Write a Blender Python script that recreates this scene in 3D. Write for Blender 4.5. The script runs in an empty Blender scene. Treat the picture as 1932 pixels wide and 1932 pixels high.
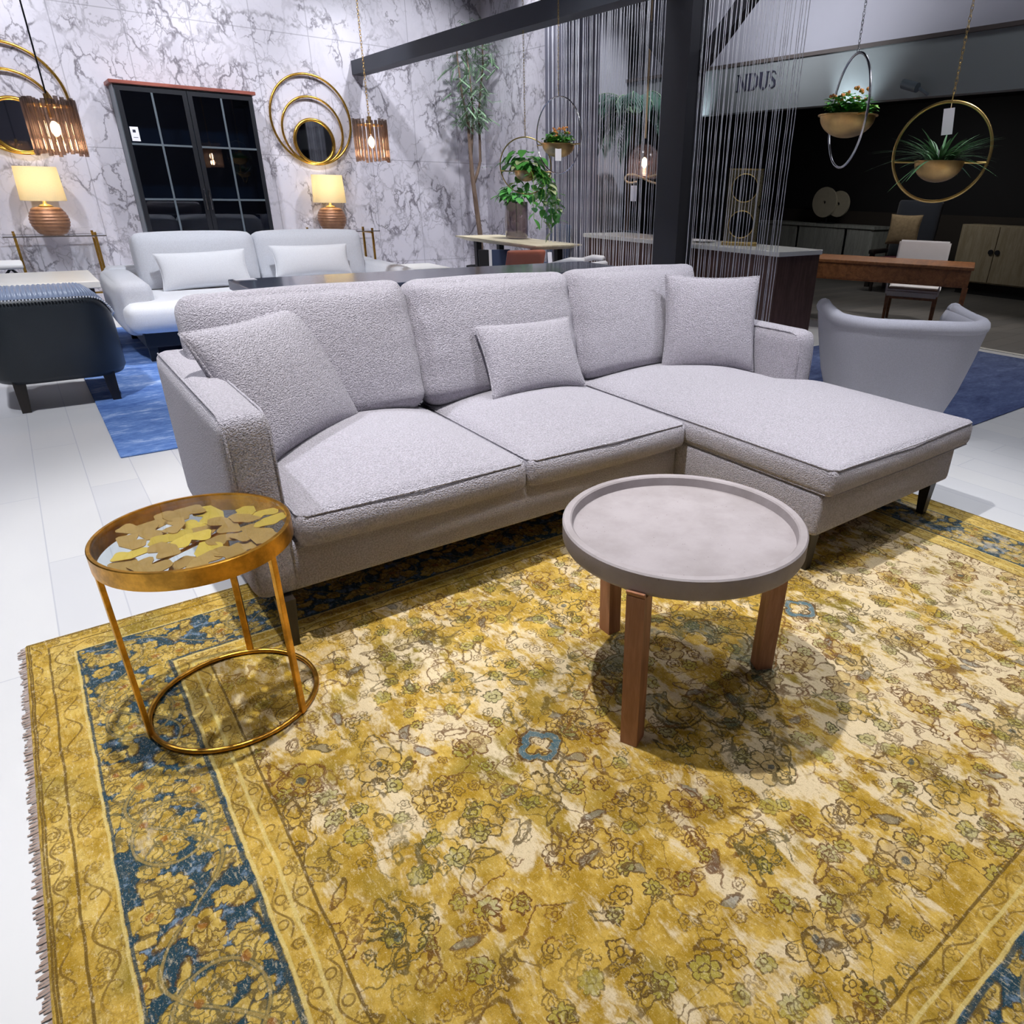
import bpy, bmesh, math, random
from mathutils import Vector, Matrix, Euler
R = math.radians
PI = math.pi
random.seed(7)
scene = bpy.context.scene
COL = scene.collection

# ------------------------------------------------------------------ colours
def lin(c):
    c = c / 255.0
    return c / 12.92 if c <= 0.04045 else ((c + 0.055) / 1.055) ** 2.4
def rgb(r, g, b):
    return (lin(r), lin(g), lin(b), 1.0)

# ------------------------------------------------------------------ node helpers
class NT:
    def __init__(self, name):
        self.m = bpy.data.materials.new(name)
        self.m.use_nodes = True
        self.t = self.m.node_tree
        self.t.nodes.clear()
        self.out = self.t.nodes.new('ShaderNodeOutputMaterial')
    def n(self, typ, ins=None, **kw):
        nd = self.t.nodes.new('ShaderNode' + typ)
        for k, v in kw.items():
            setattr(nd, k, v)
        for k, v in (ins or {}).items():
            self.set(nd.inputs[k], v)
        return nd
    def set(self, sock, v):
        if isinstance(v, bpy.types.NodeSocket):
            self.t.links.new(v, sock)
        elif isinstance(v, bpy.types.Node):
            self.t.links.new(v.outputs[0], sock)
        else:
            sock.default_value = v
    def math(self, op, a, b=0.0, c=0.0, clamp=False):
        nd = self.n('Math', operation=op, use_clamp=clamp)
        self.set(nd.inputs[0], a)
        self.set(nd.inputs[1], b)
        self.set(nd.inputs[2], c)
        return nd.outputs[0]
    def vmath(self, op, a, b=(0, 0, 0), scale=None):
        nd = self.n('VectorMath', operation=op)
        self.set(nd.inputs[0], a)
        self.set(nd.inputs[1], b)
        if scale is not None:
            self.set(nd.inputs['Scale'], scale)
        return nd
    def mix(self, f, a, b, blend='MIX'):
        nd = self.n('Mix', data_type='RGBA', blend_type=blend)
        nd.clamp_factor = True
        self.set(nd.inputs[0], f)
        self.set(nd.inputs[6], a)
        self.set(nd.inputs[7], b)
        return nd.outputs[2]
    def step(self, v, a, b):      # smooth 0..1 while v goes a..b (a may exceed b)
        nd = self.n('MapRange', interpolation_type='SMOOTHSTEP')
        self.set(nd.inputs[0], v)
        lo, hi, t0, t1 = (a, b, 0.0, 1.0) if a < b else (b, a, 1.0, 0.0)
        nd.inputs[1].default_value = lo
        nd.inputs[2].default_value = hi
        nd.inputs[3].default_value = t0
        nd.inputs[4].default_value = t1
        return nd.outputs[0]
    def noise(self, vec, scale, detail=3.0, rough=0.55, dist=0.0, dims='3D'):
        nd = self.n('TexNoise', noise_dimensions=dims)
        if vec is not None:
            self.set(nd.inputs['Vector'], vec)
        nd.inputs['Scale'].default_value = scale
        nd.inputs['Detail'].default_value = detail
        nd.inputs['Roughness'].default_value = rough
        nd.inputs['Distortion'].default_value = dist
        return nd
    def obj(self):
        return self.n('TexCoord').outputs['Object']
    def bsdf(self, color, rough=0.5, metal=0.0, bump=None, bstr=0.3, bdist=0.01, **kw):
        b = self.n('BsdfPrincipled')
        self.set(b.inputs['Base Color'], color)
        self.set(b.inputs['Roughness'], rough)
        self.set(b.inputs['Metallic'], metal)
        for k, v in kw.items():
            self.set(b.inputs[k.replace('_', ' ')], v)
        if bump is not None:
            bp = self.n('Bump')
            bp.inputs['Strength'].default_value = bstr
            bp.inputs['Distance'].default_value = bdist
            self.set(bp.inputs['Height'], bump)
            self.t.links.new(bp.outputs[0], b.inputs['Normal'])
        self.t.links.new(b.outputs[0], self.out.inputs[0])
        return b

def plain(name, c, rough=0.5, metal=0.0, var=0.12, vscale=6.0, bump=0.0, bscale=120.0, **kw):
    t = NT(name)
    co = t.obj()
    nz = t.noise(co, vscale, 4.0)
    d = tuple(x * (1 - var) for x in c[:3]) + (1,)
    l = tuple(min(1, x * (1 + var)) for x in c[:3]) + (1,)
    colr = t.mix(nz.outputs[0], d, l)
    h = t.noise(co, bscale, 2.0).outputs[0] if bump else None
    t.bsdf(colr, rough, metal, bump=h, bstr=bump, bdist=0.004, **kw)
    return t.m

def fabric(name, c, fleck=0.35, scale=210.0, bstr=0.6, dist=0.006, rough=0.95):
    """boucle: small looped flecks, light on darker ground"""
    t = NT(name)
    co = t.obj()
    warp = t.noise(co, scale * 0.5, 2.0)
    wv = t.vmath('SCALE', t.vmath('SUBTRACT', warp.outputs[1], (.5, .5, .5)).outputs[0], scale=1.6 / scale).outputs[0]
    c2 = t.vmath('ADD', co, wv).outputs[0]
    v = t.n('TexVoronoi', {'Vector': c2, 'Scale': scale})
    n2 = t.noise(co, scale * 0.8, 2.0, 0.7)
    h = t.math('ADD', t.math('MULTIPLY', v.outputs[0], -0.7), n2.outputs[0])
    big = t.noise(co, 5.0, 3.0)
    dark = tuple(x * (1 - fleck) for x in c[:3]) + (1,)
    lite = tuple(min(1, x * (1 + fleck * 0.75)) for x in c[:3]) + (1,)
    f = t.step(n2.outputs[0], 0.36, 0.64)
    colr = t.mix(f, dark, lite)
    colr = t.mix(t.math('MULTIPLY', big.outputs[0], 0.25), colr, c)
    t.bsdf(colr, rough, 0.0, bump=h, bstr=bstr, bdist=dist, Sheen_Weight=0.25, Sheen_Roughness=0.6, Specular_IOR_Level=0.15)
    return t.m

def wood(name, c1, c2, axis='Z', rough=0.45, scale=9.0):
    t = NT(name)
    co = t.obj()
    mp = t.n('Mapping', {'Vector': co})
    s = {'X': (0.12, 1, 1), 'Y': (1, 0.12, 1), 'Z': (1, 1, 0.12)}[axis]
    mp.inputs['Scale'].default_value = s
    nz = t.noise(mp.outputs[0], scale * 2.2, 6.0, 0.62, 0.9)
    n2 = t.noise(mp.outputs[0], scale * 14, 3.0, 0.6)
    f = t.math('ADD', t.math('MULTIPLY', nz.outputs[0], 0.75), t.math('MULTIPLY', n2.outputs[0], 0.25))
    t.bsdf(t.mix(t.step(f, 0.33, 0.67), c1, c2), rough, 0.0, bump=n2.outputs[0], bstr=0.12, bdist=0.002)
    return t.m

def clear(name, tint, ior=1.45, rough=0.02, amount=1.0):
    """thin clear sheet: lets light through, mirrors at grazing angles"""
    t = NT(name)
    ge = t.n('NewGeometry')
    cosv = t.math('ABSOLUTE', t.vmath('DOT_PRODUCT', ge.outputs['Normal'], ge.outputs['Incoming']).outputs['Value'])
    f0 = ((ior - 1) / (ior + 1)) ** 2
    fres = t.math('ADD', f0, t.math('MULTIPLY', 1 - f0, t.math('POWER', t.math('SUBTRACT', 1.0, cosv, clamp=True), 5.0)))
    tr = t.n('BsdfTransparent', {'Color': tint})
    gl = t.n('BsdfGlossy', {'Color': (.95, .97, 1, 1), 'Roughness': rough})
    nz = t.noise(t.obj(), 3.0)
    f = t.math('MULTIPLY', fres, t.math('ADD', t.math('MULTIPLY', nz.outputs[0], 0.1), amount), clamp=True)
    mx = t.n('MixShader')
    t.set(mx.inputs[0], f)
    t.t.links.new(tr.outputs[0], mx.inputs[1])
    t.t.links.new(gl.outputs[0], mx.inputs[2])
    t.t.links.new(mx.outputs[0], t.out.inputs[0])
    return t.m

def glow(name, c, strength, base=None):
    t = NT(name)
    nz = t.noise(t.obj(), 40.0)
    b = t.bsdf(t.mix(nz.outputs[0], base or c, c), 0.8)
    t.set(b.inputs['Emission Color'], c)
    b.inputs['Emission Strength'].default_value = strength
    return t.m

# ------------------------------------------------------------------ objects
def tag(o, label=None, cat=None, group=None, kind=None):
    if label: o['label'] = label
    if cat: o['category'] = cat
    if group: o['group'] = group
    if kind: o['kind'] = kind
    return o

def thing(name, label, cat, loc=(0, 0, 0), rz=0.0, group=None):
    o = bpy.data.objects.new(name, None)
    o.empty_display_size = 0.1
    o.location = loc
    o.rotation_euler = (0, 0, rz)
    COL.objects.link(o)
    return tag(o, label, cat, group)

def world_inv(o):
    m = Matrix.Identity(4)
    ch = []
    while o is not None:
        ch.append(o); o = o.parent
    for p in reversed(ch):
        m = m @ (Matrix.Translation(p.location) @ p.rotation_euler.to_matrix().to_4x4())
    return m.inverted()

class MB:
    def __init__(self):
        self.bm = bmesh.new()
    # ---- shapes
    def box(self, lo, hi, bevel=0.0, seg=2, M=None):
        bm = bmesh.new()
        bmesh.ops.create_cube(bm, size=1.0)
        lo = Vector(lo); hi = Vector(hi)
        for v in bm.verts:
            v.co = Vector(((v.co.x + .5) * (hi.x - lo.x) + lo.x, (v.co.y + .5) * (hi.y - lo.y) + lo.y, (v.co.z + .5) * (hi.z - lo.z) + lo.z))
        if bevel > 0:
            bmesh.ops.bevel(bm, geom=list(bm.edges), offset=bevel, segments=seg, profile=0.5, affect='EDGES')
        return self._merge(bm, M)
    def taper(self, c0, s0, c1, s1, M=None):
        """four sided post from rectangle (centre c0, size s0) to (c1, s1)"""
        bm = bmesh.new()
        vs = []
        for c, s in ((c0, s0), (c1, s1)):
            for dx, dy in ((-1, -1), (1, -1), (1, 1), (-1, 1)):
                vs.append(bm.verts.new((c[0] + dx * s[0] / 2, c[1] + dy * s[1] / 2, c[2])))
        bm.faces.new(vs[3::-1]); bm.faces.new(vs[4:])
        for i in range(4):
            j = (i + 1) % 4
            bm.faces.new((vs[i], vs[j], vs[4 + j], vs[4 + i]))
        bmesh.ops.recalc_face_normals(bm, faces=bm.faces)
        return self._merge(bm, M)
    def tube(self, pts, r, n=8, closed=False, caps=True, M=None):
        bm = bmesh.new()
        pts = [Vector(p) for p in pts]
        N = len(pts)
        rs = r if isinstance(r, (list, tuple)) else [r] * N
        ref = Vector((0, 0, 1))
        rings = []
        prev = None
        for i, p in enumerate(pts):
            a = pts[(i - 1) % N] if (closed or i > 0) else p
            b = pts[(i + 1) % N] if (closed or i < N - 1) else p
            d = (b - a)
            if d.length < 1e-9: d = Vector((0, 0, 1))
            d.normalize()
            if prev is None:
                u = d.cross(ref)
                if u.length < 0.05: u = d.cross(Vector((1, 0, 0)))
            else:
                u = prev - d * prev.dot(d)
                if u.length < 1e-6: u = d.cross(ref)
            u.normalize(); prev = u
            w = d.cross(u)
            rings.append([bm.verts.new(p + (u * math.cos(2 * PI * k / n) + w * math.sin(2 * PI * k / n)) * rs[i]) for k in range(n)])
        for i in range(N if closed else N - 1):
            A = rings[i]; B = rings[(i + 1) % N]
            for k in range(n):
                bm.faces.new((A[k], A[(k + 1) % n], B[(k + 1) % n], B[k]))
        if caps and not closed:
            bm.faces.new(rings[0][::-1]); bm.faces.new(rings[-1])
        return self._merge(bm, M)
    def lathe(self, prof, c=(0, 0, 0), n=32, M=None, ripple=None):
        bm = bmesh.new()
        c = Vector(c)
        rings = []
        for r, z in prof:
            if r < 1e-6:
                rings.append([bm.verts.new(c + Vector((0, 0, z)))])
            else:
                rings.append([bm.verts.new(c + Vector((r * (1 + (ripple(2 * PI * k / n) if ripple else 0)) * math.cos(2 * PI * k / n), r * (1 + (ripple(2 * PI * k / n) if ripple else 0)) * math.sin(2 * PI * k / n), z))) for k in range(n)])
        for A, B in zip(rings, rings[1:]):
            if len(A) == 1 and len(B) == 1: continue
            for k in range(n):
                if len(A) == 1: bm.faces.new((A[0], B[(k + 1) % n], B[k]))
                elif len(B) == 1: bm.faces.new((A[k], A[(k + 1) % n], B[0]))
                else: bm.faces.new((A[k], A[(k + 1) % n], B[(k + 1) % n], B[k]))
        bmesh.ops.recalc_face_normals(bm, faces=bm.faces)
        return self._merge(bm, M)
    def ring(self, c, rad, r, ax_u, ax_v, n=64, m=8):
        u = Vector(ax_u).normalized(); v = Vector(ax_v).normalized(); c = Vector(c)
        return self.tube([c + u * rad * math.cos(2 * PI * k / n) + v * rad * math.sin(2 * PI * k / n) for k in range(n)], r, m, closed=True)
    def soft(self, size, r, crown=(0, 0, 0), n=(18, 18, 6), M=None, fn=None):
        """upholstered block: rounded edges, faces swelling by crown along each axis"""
        bm = bmesh.new()
        sx, sy, sz = [s / 2 for s in size]
        verts = {}
        def P(i, j, k):
            key = (i, j, k)
            if key in verts: return verts[key]
            a = [2 * i / n[0] - 1, 2 * j / n[1] - 1, 2 * k / n[2] - 1]
            h = (sx, sy, sz)
            # denser towards the edges
            a = [math.sin(x * PI / 2) * .6 + x * .4 for x in a]
            p = Vector((a[0] * sx, a[1] * sy, a[2] * sz))
            q = Vector([max(-(h[d] - r), min(h[d] - r, p[d])) for d in range(3)])
            dlt = p - q
            if dlt.length > 1e-9:
                mx = max(abs(x) for x in dlt)
                p = q + dlt.normalized() * mx if mx > 0 else p
            for d in range(3):
                e, f = [x for x in range(3) if x != d]
                p[d] += crown[d] * a[d] * (1 - abs(a[e]) ** 2.4) * (1 - abs(a[f]) ** 2.4)
            if fn: p = fn(p, a)
            verts[key] = bm.verts.new(p)
            return verts[key]
        def face(f):
            try: bm.faces.new(f)
            except ValueError: pass
        for i in range(n[0]):
            for j in range(n[1]):
                face((P(i, j, 0), P(i, j + 1, 0), P(i + 1, j + 1, 0), P(i + 1, j, 0)))
                face((P(i, j, n[2]), P(i + 1, j, n[2]), P(i + 1, j + 1, n[2]), P(i, j + 1, n[2])))
        for i in range(n[0]):
            for k in range(n[2]):
                face((P(i, 0, k), P(i + 1, 0, k), P(i + 1, 0, k + 1), P(i, 0, k + 1)))
                face((P(i, n[1], k), P(i, n[1], k + 1), P(i + 1, n[1], k + 1), P(i + 1, n[1], k)))
        for j in range(n[1]):
            for k in range(n[2]):
                face((P(0, j, k), P(0, j, k + 1), P(0, j + 1, k + 1), P(0, j + 1, k)))
                face((P(n[0], j, k), P(n[0], j + 1, k), P(n[0], j + 1, k + 1), P(n[0], j, k + 1)))
        return self._merge(bm, M)
    def pillow(self, w, h, t, pinch=0.07, n=22, M=None):
        """knife edge cushion in the local XY plane, thickness along Z"""
        bm = bmesh.new()
        def pt(u, v, s):
            e = pinch * (1 - v * v) * abs(u) ** 3
            g = pinch * (1 - u * u) * abs(v) ** 3
            x = u * w / 2 * (1 - e); y = v * h / 2 * (1 - g)
            z = s * t / 2 * (max(0, 1 - u * u) * max(0, 1 - v * v)) ** 0.42
            return Vector((x, y, z))
        gr = []
        for s in (1, -1):
            g = [[None] * (n + 1) for _ in range(n + 1)]
            for i in range(n + 1):
                for j in range(n + 1):
                    u = math.sin((2 * i / n - 1) * PI / 2); v = math.sin((2 * j / n - 1) * PI / 2)
                    if s == -1 and (i in (0, n) or j in (0, n)):
                        g[i][j] = gr[0][i][j]
                    else:
                        g[i][j] = bm.verts.new(pt(u, v, s))
            gr.append(g)
            for i in range(n):
                for j in range(n):
                    f = (g[i][j], g[i + 1][j], g[i + 1][j + 1], g[i][j + 1])
                    bm.faces.new(f if s == 1 else f[::-1])
        return self._merge(bm, M)
    def pillow_edge(self, w, h, pinch=0.07, r=0.005, n=14, M=None):
        pts = []
        def pt(u, v):
            e = pinch * (1 - v * v) * abs(u) ** 3
            g = pinch * (1 - u * u) * abs(v) ** 3
            return Vector((u * w / 2 * (1 - e), v * h / 2 * (1 - g), 0))
        for a in range(n): pts.append(pt(-1 + 2 * a / n, -1))
        for a in range(n): pts.append(pt(1, -1 + 2 * a / n))
        for a in range(n): pts.append(pt(1 - 2 * a / n, 1))
        for a in range(n): pts.append(pt(-1, 1 - 2 * a / n))
        return self.tube(pts, r, 6, closed=True, M=M)
    def prism(self, poly, z0, z1, M=None):
        bm = bmesh.new()
        a = [bm.verts.new((x, y, z0)) for x, y in poly]
        b = [bm.verts.new((x, y, z1)) for x, y in poly]
        bm.faces.new(a[::-1]); bm.faces.new(b)
        for i in range(len(a)):
            j = (i + 1) % len(a)
            bm.faces.new((a[i], a[j], b[j], b[i]))
        bmesh.ops.recalc_face_normals(bm, faces=bm.faces)
        return self._merge(bm, M)
    def leaf(self, p, d, up, L, W, bend=0.5, n=5, fold=0.25):
        p = Vector(p); d = Vector(d).normalized(); up = Vector(up)
        s = d.cross(up)
        if s.length < 1e-4: s = d.cross(Vector((1, 0, 0)))
        s.normalize(); nn = s.cross(d).normalized()
        bm = self.bm
        rows = []
        for i in range(n + 1):
            t = i / n
            w = W / 2 * (math.sin(PI * min(1, t * 0.95 + 0.04)) ** 0.8)
            c = p + d * L * t - nn * bend * L * t * t
            rows.append((bm.verts.new(c - s * w + nn * w * fold), bm.verts.new(c), bm.verts.new(c + s * w + nn * w * fold)))
        for a, b in zip(rows, rows[1:]):
            bm.faces.new((a[0], a[1], b[1], b[0])); bm.faces.new((a[1], a[2], b[2], b[1]))
    def blob(self, c, r, sub=2, sq=(1, 1, 1)):
        bm = bmesh.new()
        bmesh.ops.create_icosphere(bm, subdivisions=sub, radius=1.0)
        for v in bm.verts:
            v.co = Vector((v.co.x * r * sq[0], v.co.y * r * sq[1], v.co.z * r * sq[2])) + Vector(c)
        return self._merge(bm, None)
    def _merge(self, bm, M):
        if M is not None: bmesh.ops.transform(bm, matrix=M, verts=bm.verts)
        me = bpy.data.meshes.new('tmp')
        bm.to_mesh(me); bm.free()
        self.bm.from_mesh(me)
        bpy.data.meshes.remove(me)
        return self
    def build(self, name, mat, parent=None, smooth=True, world=False, label=None, angle=40):
        me = bpy.data.meshes.new(name)
        if world and parent is not None:
            bmesh.ops.transform(self.bm, matrix=world_inv(parent), verts=self.bm.verts)
        self.bm.to_mesh(me); self.bm.free()
        me.materials.append(mat)
        if smooth:
            me.polygons.foreach_set('use_smooth', [True] * len(me.polygons))
            if angle: me.set_sharp_from_angle(angle=R(angle))
        o = bpy.data.objects.new(name, me)
        COL.objects.link(o)
        if parent is not None: o.parent = parent
        if label: o['label'] = label
        return o

def recentre(o, c):
    """put a single mesh object's origin at c (its base)"""
    o.data.transform(Matrix.Translation(-Vector(c)))
    o.location = c
    return o

def dup(o, parent=None):
    c = o.copy()
    COL.objects.link(c)
    c.parent = parent
    for ch in list(o.children):
        dup(ch, c)
    return c

def frame(c, u, v):
    """matrix with local X along u, local Y along v, origin c"""
    u = Vector(u).normalized(); v = Vector(v)
    n = u.cross(v).normalized(); v = n.cross(u).normalized()
    M = Matrix((u, v, n)).transposed().to_4x4()
    return Matrix.Translation(Vector(c)) @ M
# ================================================================== materials
M = {}
BOU = (0.425, 0.40, 0.462, 1)
M['boucle'] = fabric('boucle', BOU, 0.26, 230.0, 0.9, 0.007)
M['velvet'] = fabric('velvet', (0.47, 0.47, 0.55, 1), 0.10, 300.0, 0.15, 0.002, 0.8)
M['linen'] = fabric('linen', (0.58, 0.60, 0.66, 1), 0.10, 260.0, 0.2, 0.002)
M['linen_white'] = fabric('linen_white', (0.72, 0.74, 0.79, 1), 0.06, 260.0, 0.2, 0.002)
M['dark_leg'] = wood('dark_leg', rgb(24, 20, 18), rgb(44, 36, 32), 'Z', 0.4)
M['elm'] = wood('elm', rgb(146, 98, 72), rgb(182, 132, 104), 'Z', 0.5)
M['walnut'] = wood('walnut', rgb(112, 69, 37), rgb(152, 99, 58), 'Y', 0.4)
M['brown_wood'] = wood('brown_wood', rgb(74, 52, 46), rgb(104, 76, 68), 'Z', 0.5)
M['copper_wood'] = wood('copper_wood', rgb(120, 62, 52), rgb(160, 90, 76), 'X', 0.45)
M['bleached'] = wood('bleached', rgb(196, 182, 150), rgb(226, 216, 190), 'Y', 0.5)
M['black_metal'] = plain('black_metal', rgb(34, 36, 42), 0.45, 0.3)
M['steel_black'] = plain('steel_black', rgb(104, 114, 122), 0.4, 0.3)
M['navy_lacquer'] = plain('navy_lacquer', rgb(78, 86, 106), 0.2, 0.0, 0.06, Coat_Weight=0.6, Coat_Roughness=0.1)
M['beam_grey'] = plain('beam_grey', rgb(56, 60, 70), 0.6, 0.0, 0.2, 3.0, 0.1, 40)
M['post_dark'] = plain('post_dark', rgb(34, 34, 40), 0.6, 0.0, 0.15, 3.0, 0.1, 40)
def goldm(name, c, rough, var=0.3):
    t = NT(name)
    co = t.obj()
    nz = t.noise(co, 22.0, 5.0, 0.65)
    n2 = t.noise(co, 90.0, 3.0, 0.6)
    d = tuple(x * (1 - var) for x in c[:3]) + (1,)
    l = tuple(min(1, x * (1 + var)) for x in c[:3]) + (1,)
    t.bsdf(t.mix(t.step(nz.outputs[0], .3, .7), d, l), rough, 1.0, bump=n2.outputs[0], bstr=0.15, bdist=0.002)
    return t.m
M['gold'] = goldm('gold', rgb(206, 152, 62), 0.34)
M['gold_leaf'] = plain('gold_leaf', rgb(226, 188, 84), 0.42, 0.55, 0.12, 30, 0.2, 80)
M['gold_leaf_dull'] = plain('gold_leaf_dull', rgb(188, 146, 84), 0.45, 0.5, 0.15, 30, 0.2, 80)
M['brass'] = goldm('brass', rgb(206, 176, 112), 0.3, 0.12)
M['brass_soft'] = goldm('brass_soft', rgb(200, 166, 110), 0.42, 0.1)
M['mirror_gold'] = goldm('mirror_gold', rgb(212, 164, 74), 0.25, 0.12)
M['chrome'] = goldm('chrome', rgb(190, 190, 196), 0.2, 0.05)
M['glass'] = clear('glass', (.93, .97, .98, 1))
M['glass_dark'] = clear('glass_dark', (.34, .41, .50, 1), 1.65, 0.01, 1.3)
def tinted(name, tint, c1, c2, fd, fg, rough=.12):
    """coloured glass that also shows a little body colour"""
    t = NT(name)
    nz = t.noise(t.obj(), 30.0)
    colr = t.mix(nz.outputs[0], c1, c2)
    tr = t.n('BsdfTransparent', {'Color': tint})
    di = t.n('BsdfDiffuse', {'Color': colr}); tl = t.n('BsdfTranslucent', {'Color': colr})
    gl = t.n('BsdfGlossy', {'Color': (.9, .9, .92, 1), 'Roughness': rough})
    def mx(f, a, b):
        m_ = t.n('MixShader'); m_.inputs[0].default_value = f
        t.t.links.new(a.outputs[0], m_.inputs[1]); t.t.links.new(b.outputs[0], m_.inputs[2]); return m_
    s = mx(fd, tr, mx(.5, di, tl)); s = mx(fg, s, gl)
    t.t.links.new(s.outputs[0], t.out.inputs[0])
    return t.m
M['glass_smoke'] = tinted('glass_smoke', (.72, .66, .62, 1), rgb(96, 86, 82), rgb(140, 126, 118), .42, .14)
M['glass_dome'] = tinted('glass_dome', (.80, .76, .78, 1), rgb(90, 84, 88), rgb(120, 112, 116), .12, .08)
M['glass_amber'] = tinted('glass_amber', (.93, .90, .76, 1), rgb(150, 138, 92), rgb(186, 172, 122), .20, .12)
M['glass_brown'] = clear('glass_brown', (.74, .69, .68, 1), 1.5, 0.04, 1.6)
M['bulb'] = glow('bulb', (1.0, 0.66, 0.40, 1), 40.0)
M['white'] = plain('white', rgb(226, 226, 228), 0.5, 0, 0.04)
M['white_top'] = plain('white_top', rgb(232, 230, 224), 0.25, 0, 0.04)
M['paper'] = plain('paper', rgb(232, 230, 238), 0.7, 0, 0.03)
M['ink'] = plain('ink', rgb(40, 40, 60), 0.7, 0, 0.03)
M['leather_white'] = plain('leather_white', rgb(222, 220, 224), 0.5, 0, 0.05, 8, 0.1, 200)
M['leather_black'] = plain('leather_black', rgb(40, 46, 52), 0.42, 0, 0.2, 7, 0.12, 260)
M['leather_blue'] = plain('leather_blue', rgb(142, 156, 184), 0.32, 0, 0.12, 7, 0.12, 260)
M['leather_rust'] = plain('leather_rust', rgb(176, 102, 80), 0.45, 0, 0.12, 9, 0.12, 200)
M['navy_cloth'] = fabric('navy_cloth', rgb(52, 66, 96), 0.12, 240, 0.2, 0.002)
M['charcoal_cloth'] = fabric('charcoal_cloth', rgb(44, 48, 58), 0.12, 240, 0.2, 0.002)
M['nailhead'] = plain('nailhead', rgb(236, 240, 246), 0.3, 0.25, 0.03)
M['shade'] = None
M['bead'] = plain('bead', rgb(216, 216, 224), 0.35, 0.1, 0.15, 60)
M['leaf_green'] = plain('leaf_green', rgb(98, 178, 84), 0.45, 0, 0.35, 14)
M['leaf_lime'] = plain('leaf_lime', rgb(150, 208, 84), 0.45, 0, 0.35, 18)
M['leaf_pale'] = plain('leaf_pale', rgb(204, 216, 164), 0.5, 0, 0.15, 18)
M['leaf_dark'] = plain('leaf_dark', rgb(66, 98, 86), 0.45, 0, 0.35, 9)
M['leaf_tree'] = plain('leaf_tree', rgb(122, 152, 120), 0.6, 0, 0.35, 5)
M['grass_blade'] = plain('grass_blade', rgb(84, 128, 84), 0.4, 0, 0.4, 12)
M['flower'] = plain('flower', rgb(226, 150, 84), 0.6, 0, 0.25, 25)
M['bark'] = wood('bark', rgb(92, 74, 62), rgb(136, 114, 98), 'Z', 0.8)
M['soil'] = plain('soil', rgb(54, 42, 34), 0.9, 0, 0.3, 40)
M['rope'] = plain('rope', rgb(206, 178, 140), 0.8, 0, 0.12, 40)
M['stone_disc'] = plain('stone_disc', rgb(176, 170, 152), 0.7, 0, 0.2, 9)
M['cabinet_grey'] = wood('cabinet_grey', rgb(140, 144, 140), rgb(172, 176, 172), 'Z', 0.6)
M['cabinet_taupe'] = wood('cabinet_taupe', rgb(150, 138, 112), rgb(176, 164, 140), 'Z', 0.6)
M['store_dark'] = plain('store_dark', rgb(52, 46, 42), 0.8, 0, 0.2, 2)
M['store_black'] = plain('store_black', rgb(24, 24, 28), 0.8, 0, 0.2, 2)
M['ceiling'] = plain('ceiling', rgb(40, 42, 50), 0.9, 0, 0.1, 2)
M['wall_pale'] = plain('wall_pale', rgb(176, 176, 188), 0.9, 0, 0.05, 2)
M['wall_slate'] = plain('wall_slate', rgb(116, 116, 132), 0.85, 0, 0.12, 3)
M['fascia'] = plain('fascia', rgb(116, 121, 123), 0.8, 0, 0.05, 2)
M['dark_trim'] = plain('dark_trim', rgb(70, 62, 60), 0.7)
M['pattern_cloth'] = plain('pattern_cloth', rgb(150, 130, 100), 0.9, 0, 0.5, 22)
M['burgundy'] = plain('burgundy', rgb(86, 40, 56), 0.9)

def lamp_shade_mat():
    t = NT('lamp_shade')
    co = t.obj()
    w = t.noise(co, 160.0, 2.0)
    colr = t.mix(w.outputs[0], rgb(236, 224, 190), rgb(246, 238, 214))
    d = t.n('BsdfDiffuse', {'Color': colr})
    tl = t.n('BsdfTranslucent', {'Color': colr})
    mx = t.n('MixShader'); mx.inputs[0].default_value = 0.55
    t.t.links.new(d.outputs[0], mx.inputs[1]); t.t.links.new(tl.outputs[0], mx.inputs[2])
    t.t.links.new(mx.outputs[0], t.out.inputs[0])
    return t.m
M['shade'] = lamp_shade_mat()

def ridged(name, c1, c2):
    t = NT(name)
    nz = t.noise(t.obj(), 16.0, 4.0)
    t.bsdf(t.mix(nz.outputs[0], c1, c2), 0.4, 0.35)
    return t.m
M['lamp_base'] = ridged('lamp_base', rgb(132, 86, 62), rgb(196, 146, 110))

def concrete():
    t = NT('concrete')
    co = t.obj()
    a = t.noise(co, 7.0, 5.0, 0.6)
    b = t.noise(co, 160.0, 3.0, 0.7)
    pits = t.n('TexVoronoi', {'Vector': co, 'Scale': 70.0})
    pit = t.step(pits.outputs[0], 0.16, 0.08)
    pit = t.math('MULTIPLY', pit, t.step(t.noise(co, 20).outputs[0], 0.5, 0.62))
    c = t.mix(t.step(a.outputs[0], .3, .7), rgb(146, 138, 140), rgb(164, 156, 160))
    c = t.mix(t.math('MULTIPLY', pit, 0.6), c, rgb(96, 86, 82))
    t.bsdf(c, 0.62, 0.0, bump=b.outputs[0], bstr=0.25, bdist=0.002)
    return t.m
M['concrete'] = concrete()

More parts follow.
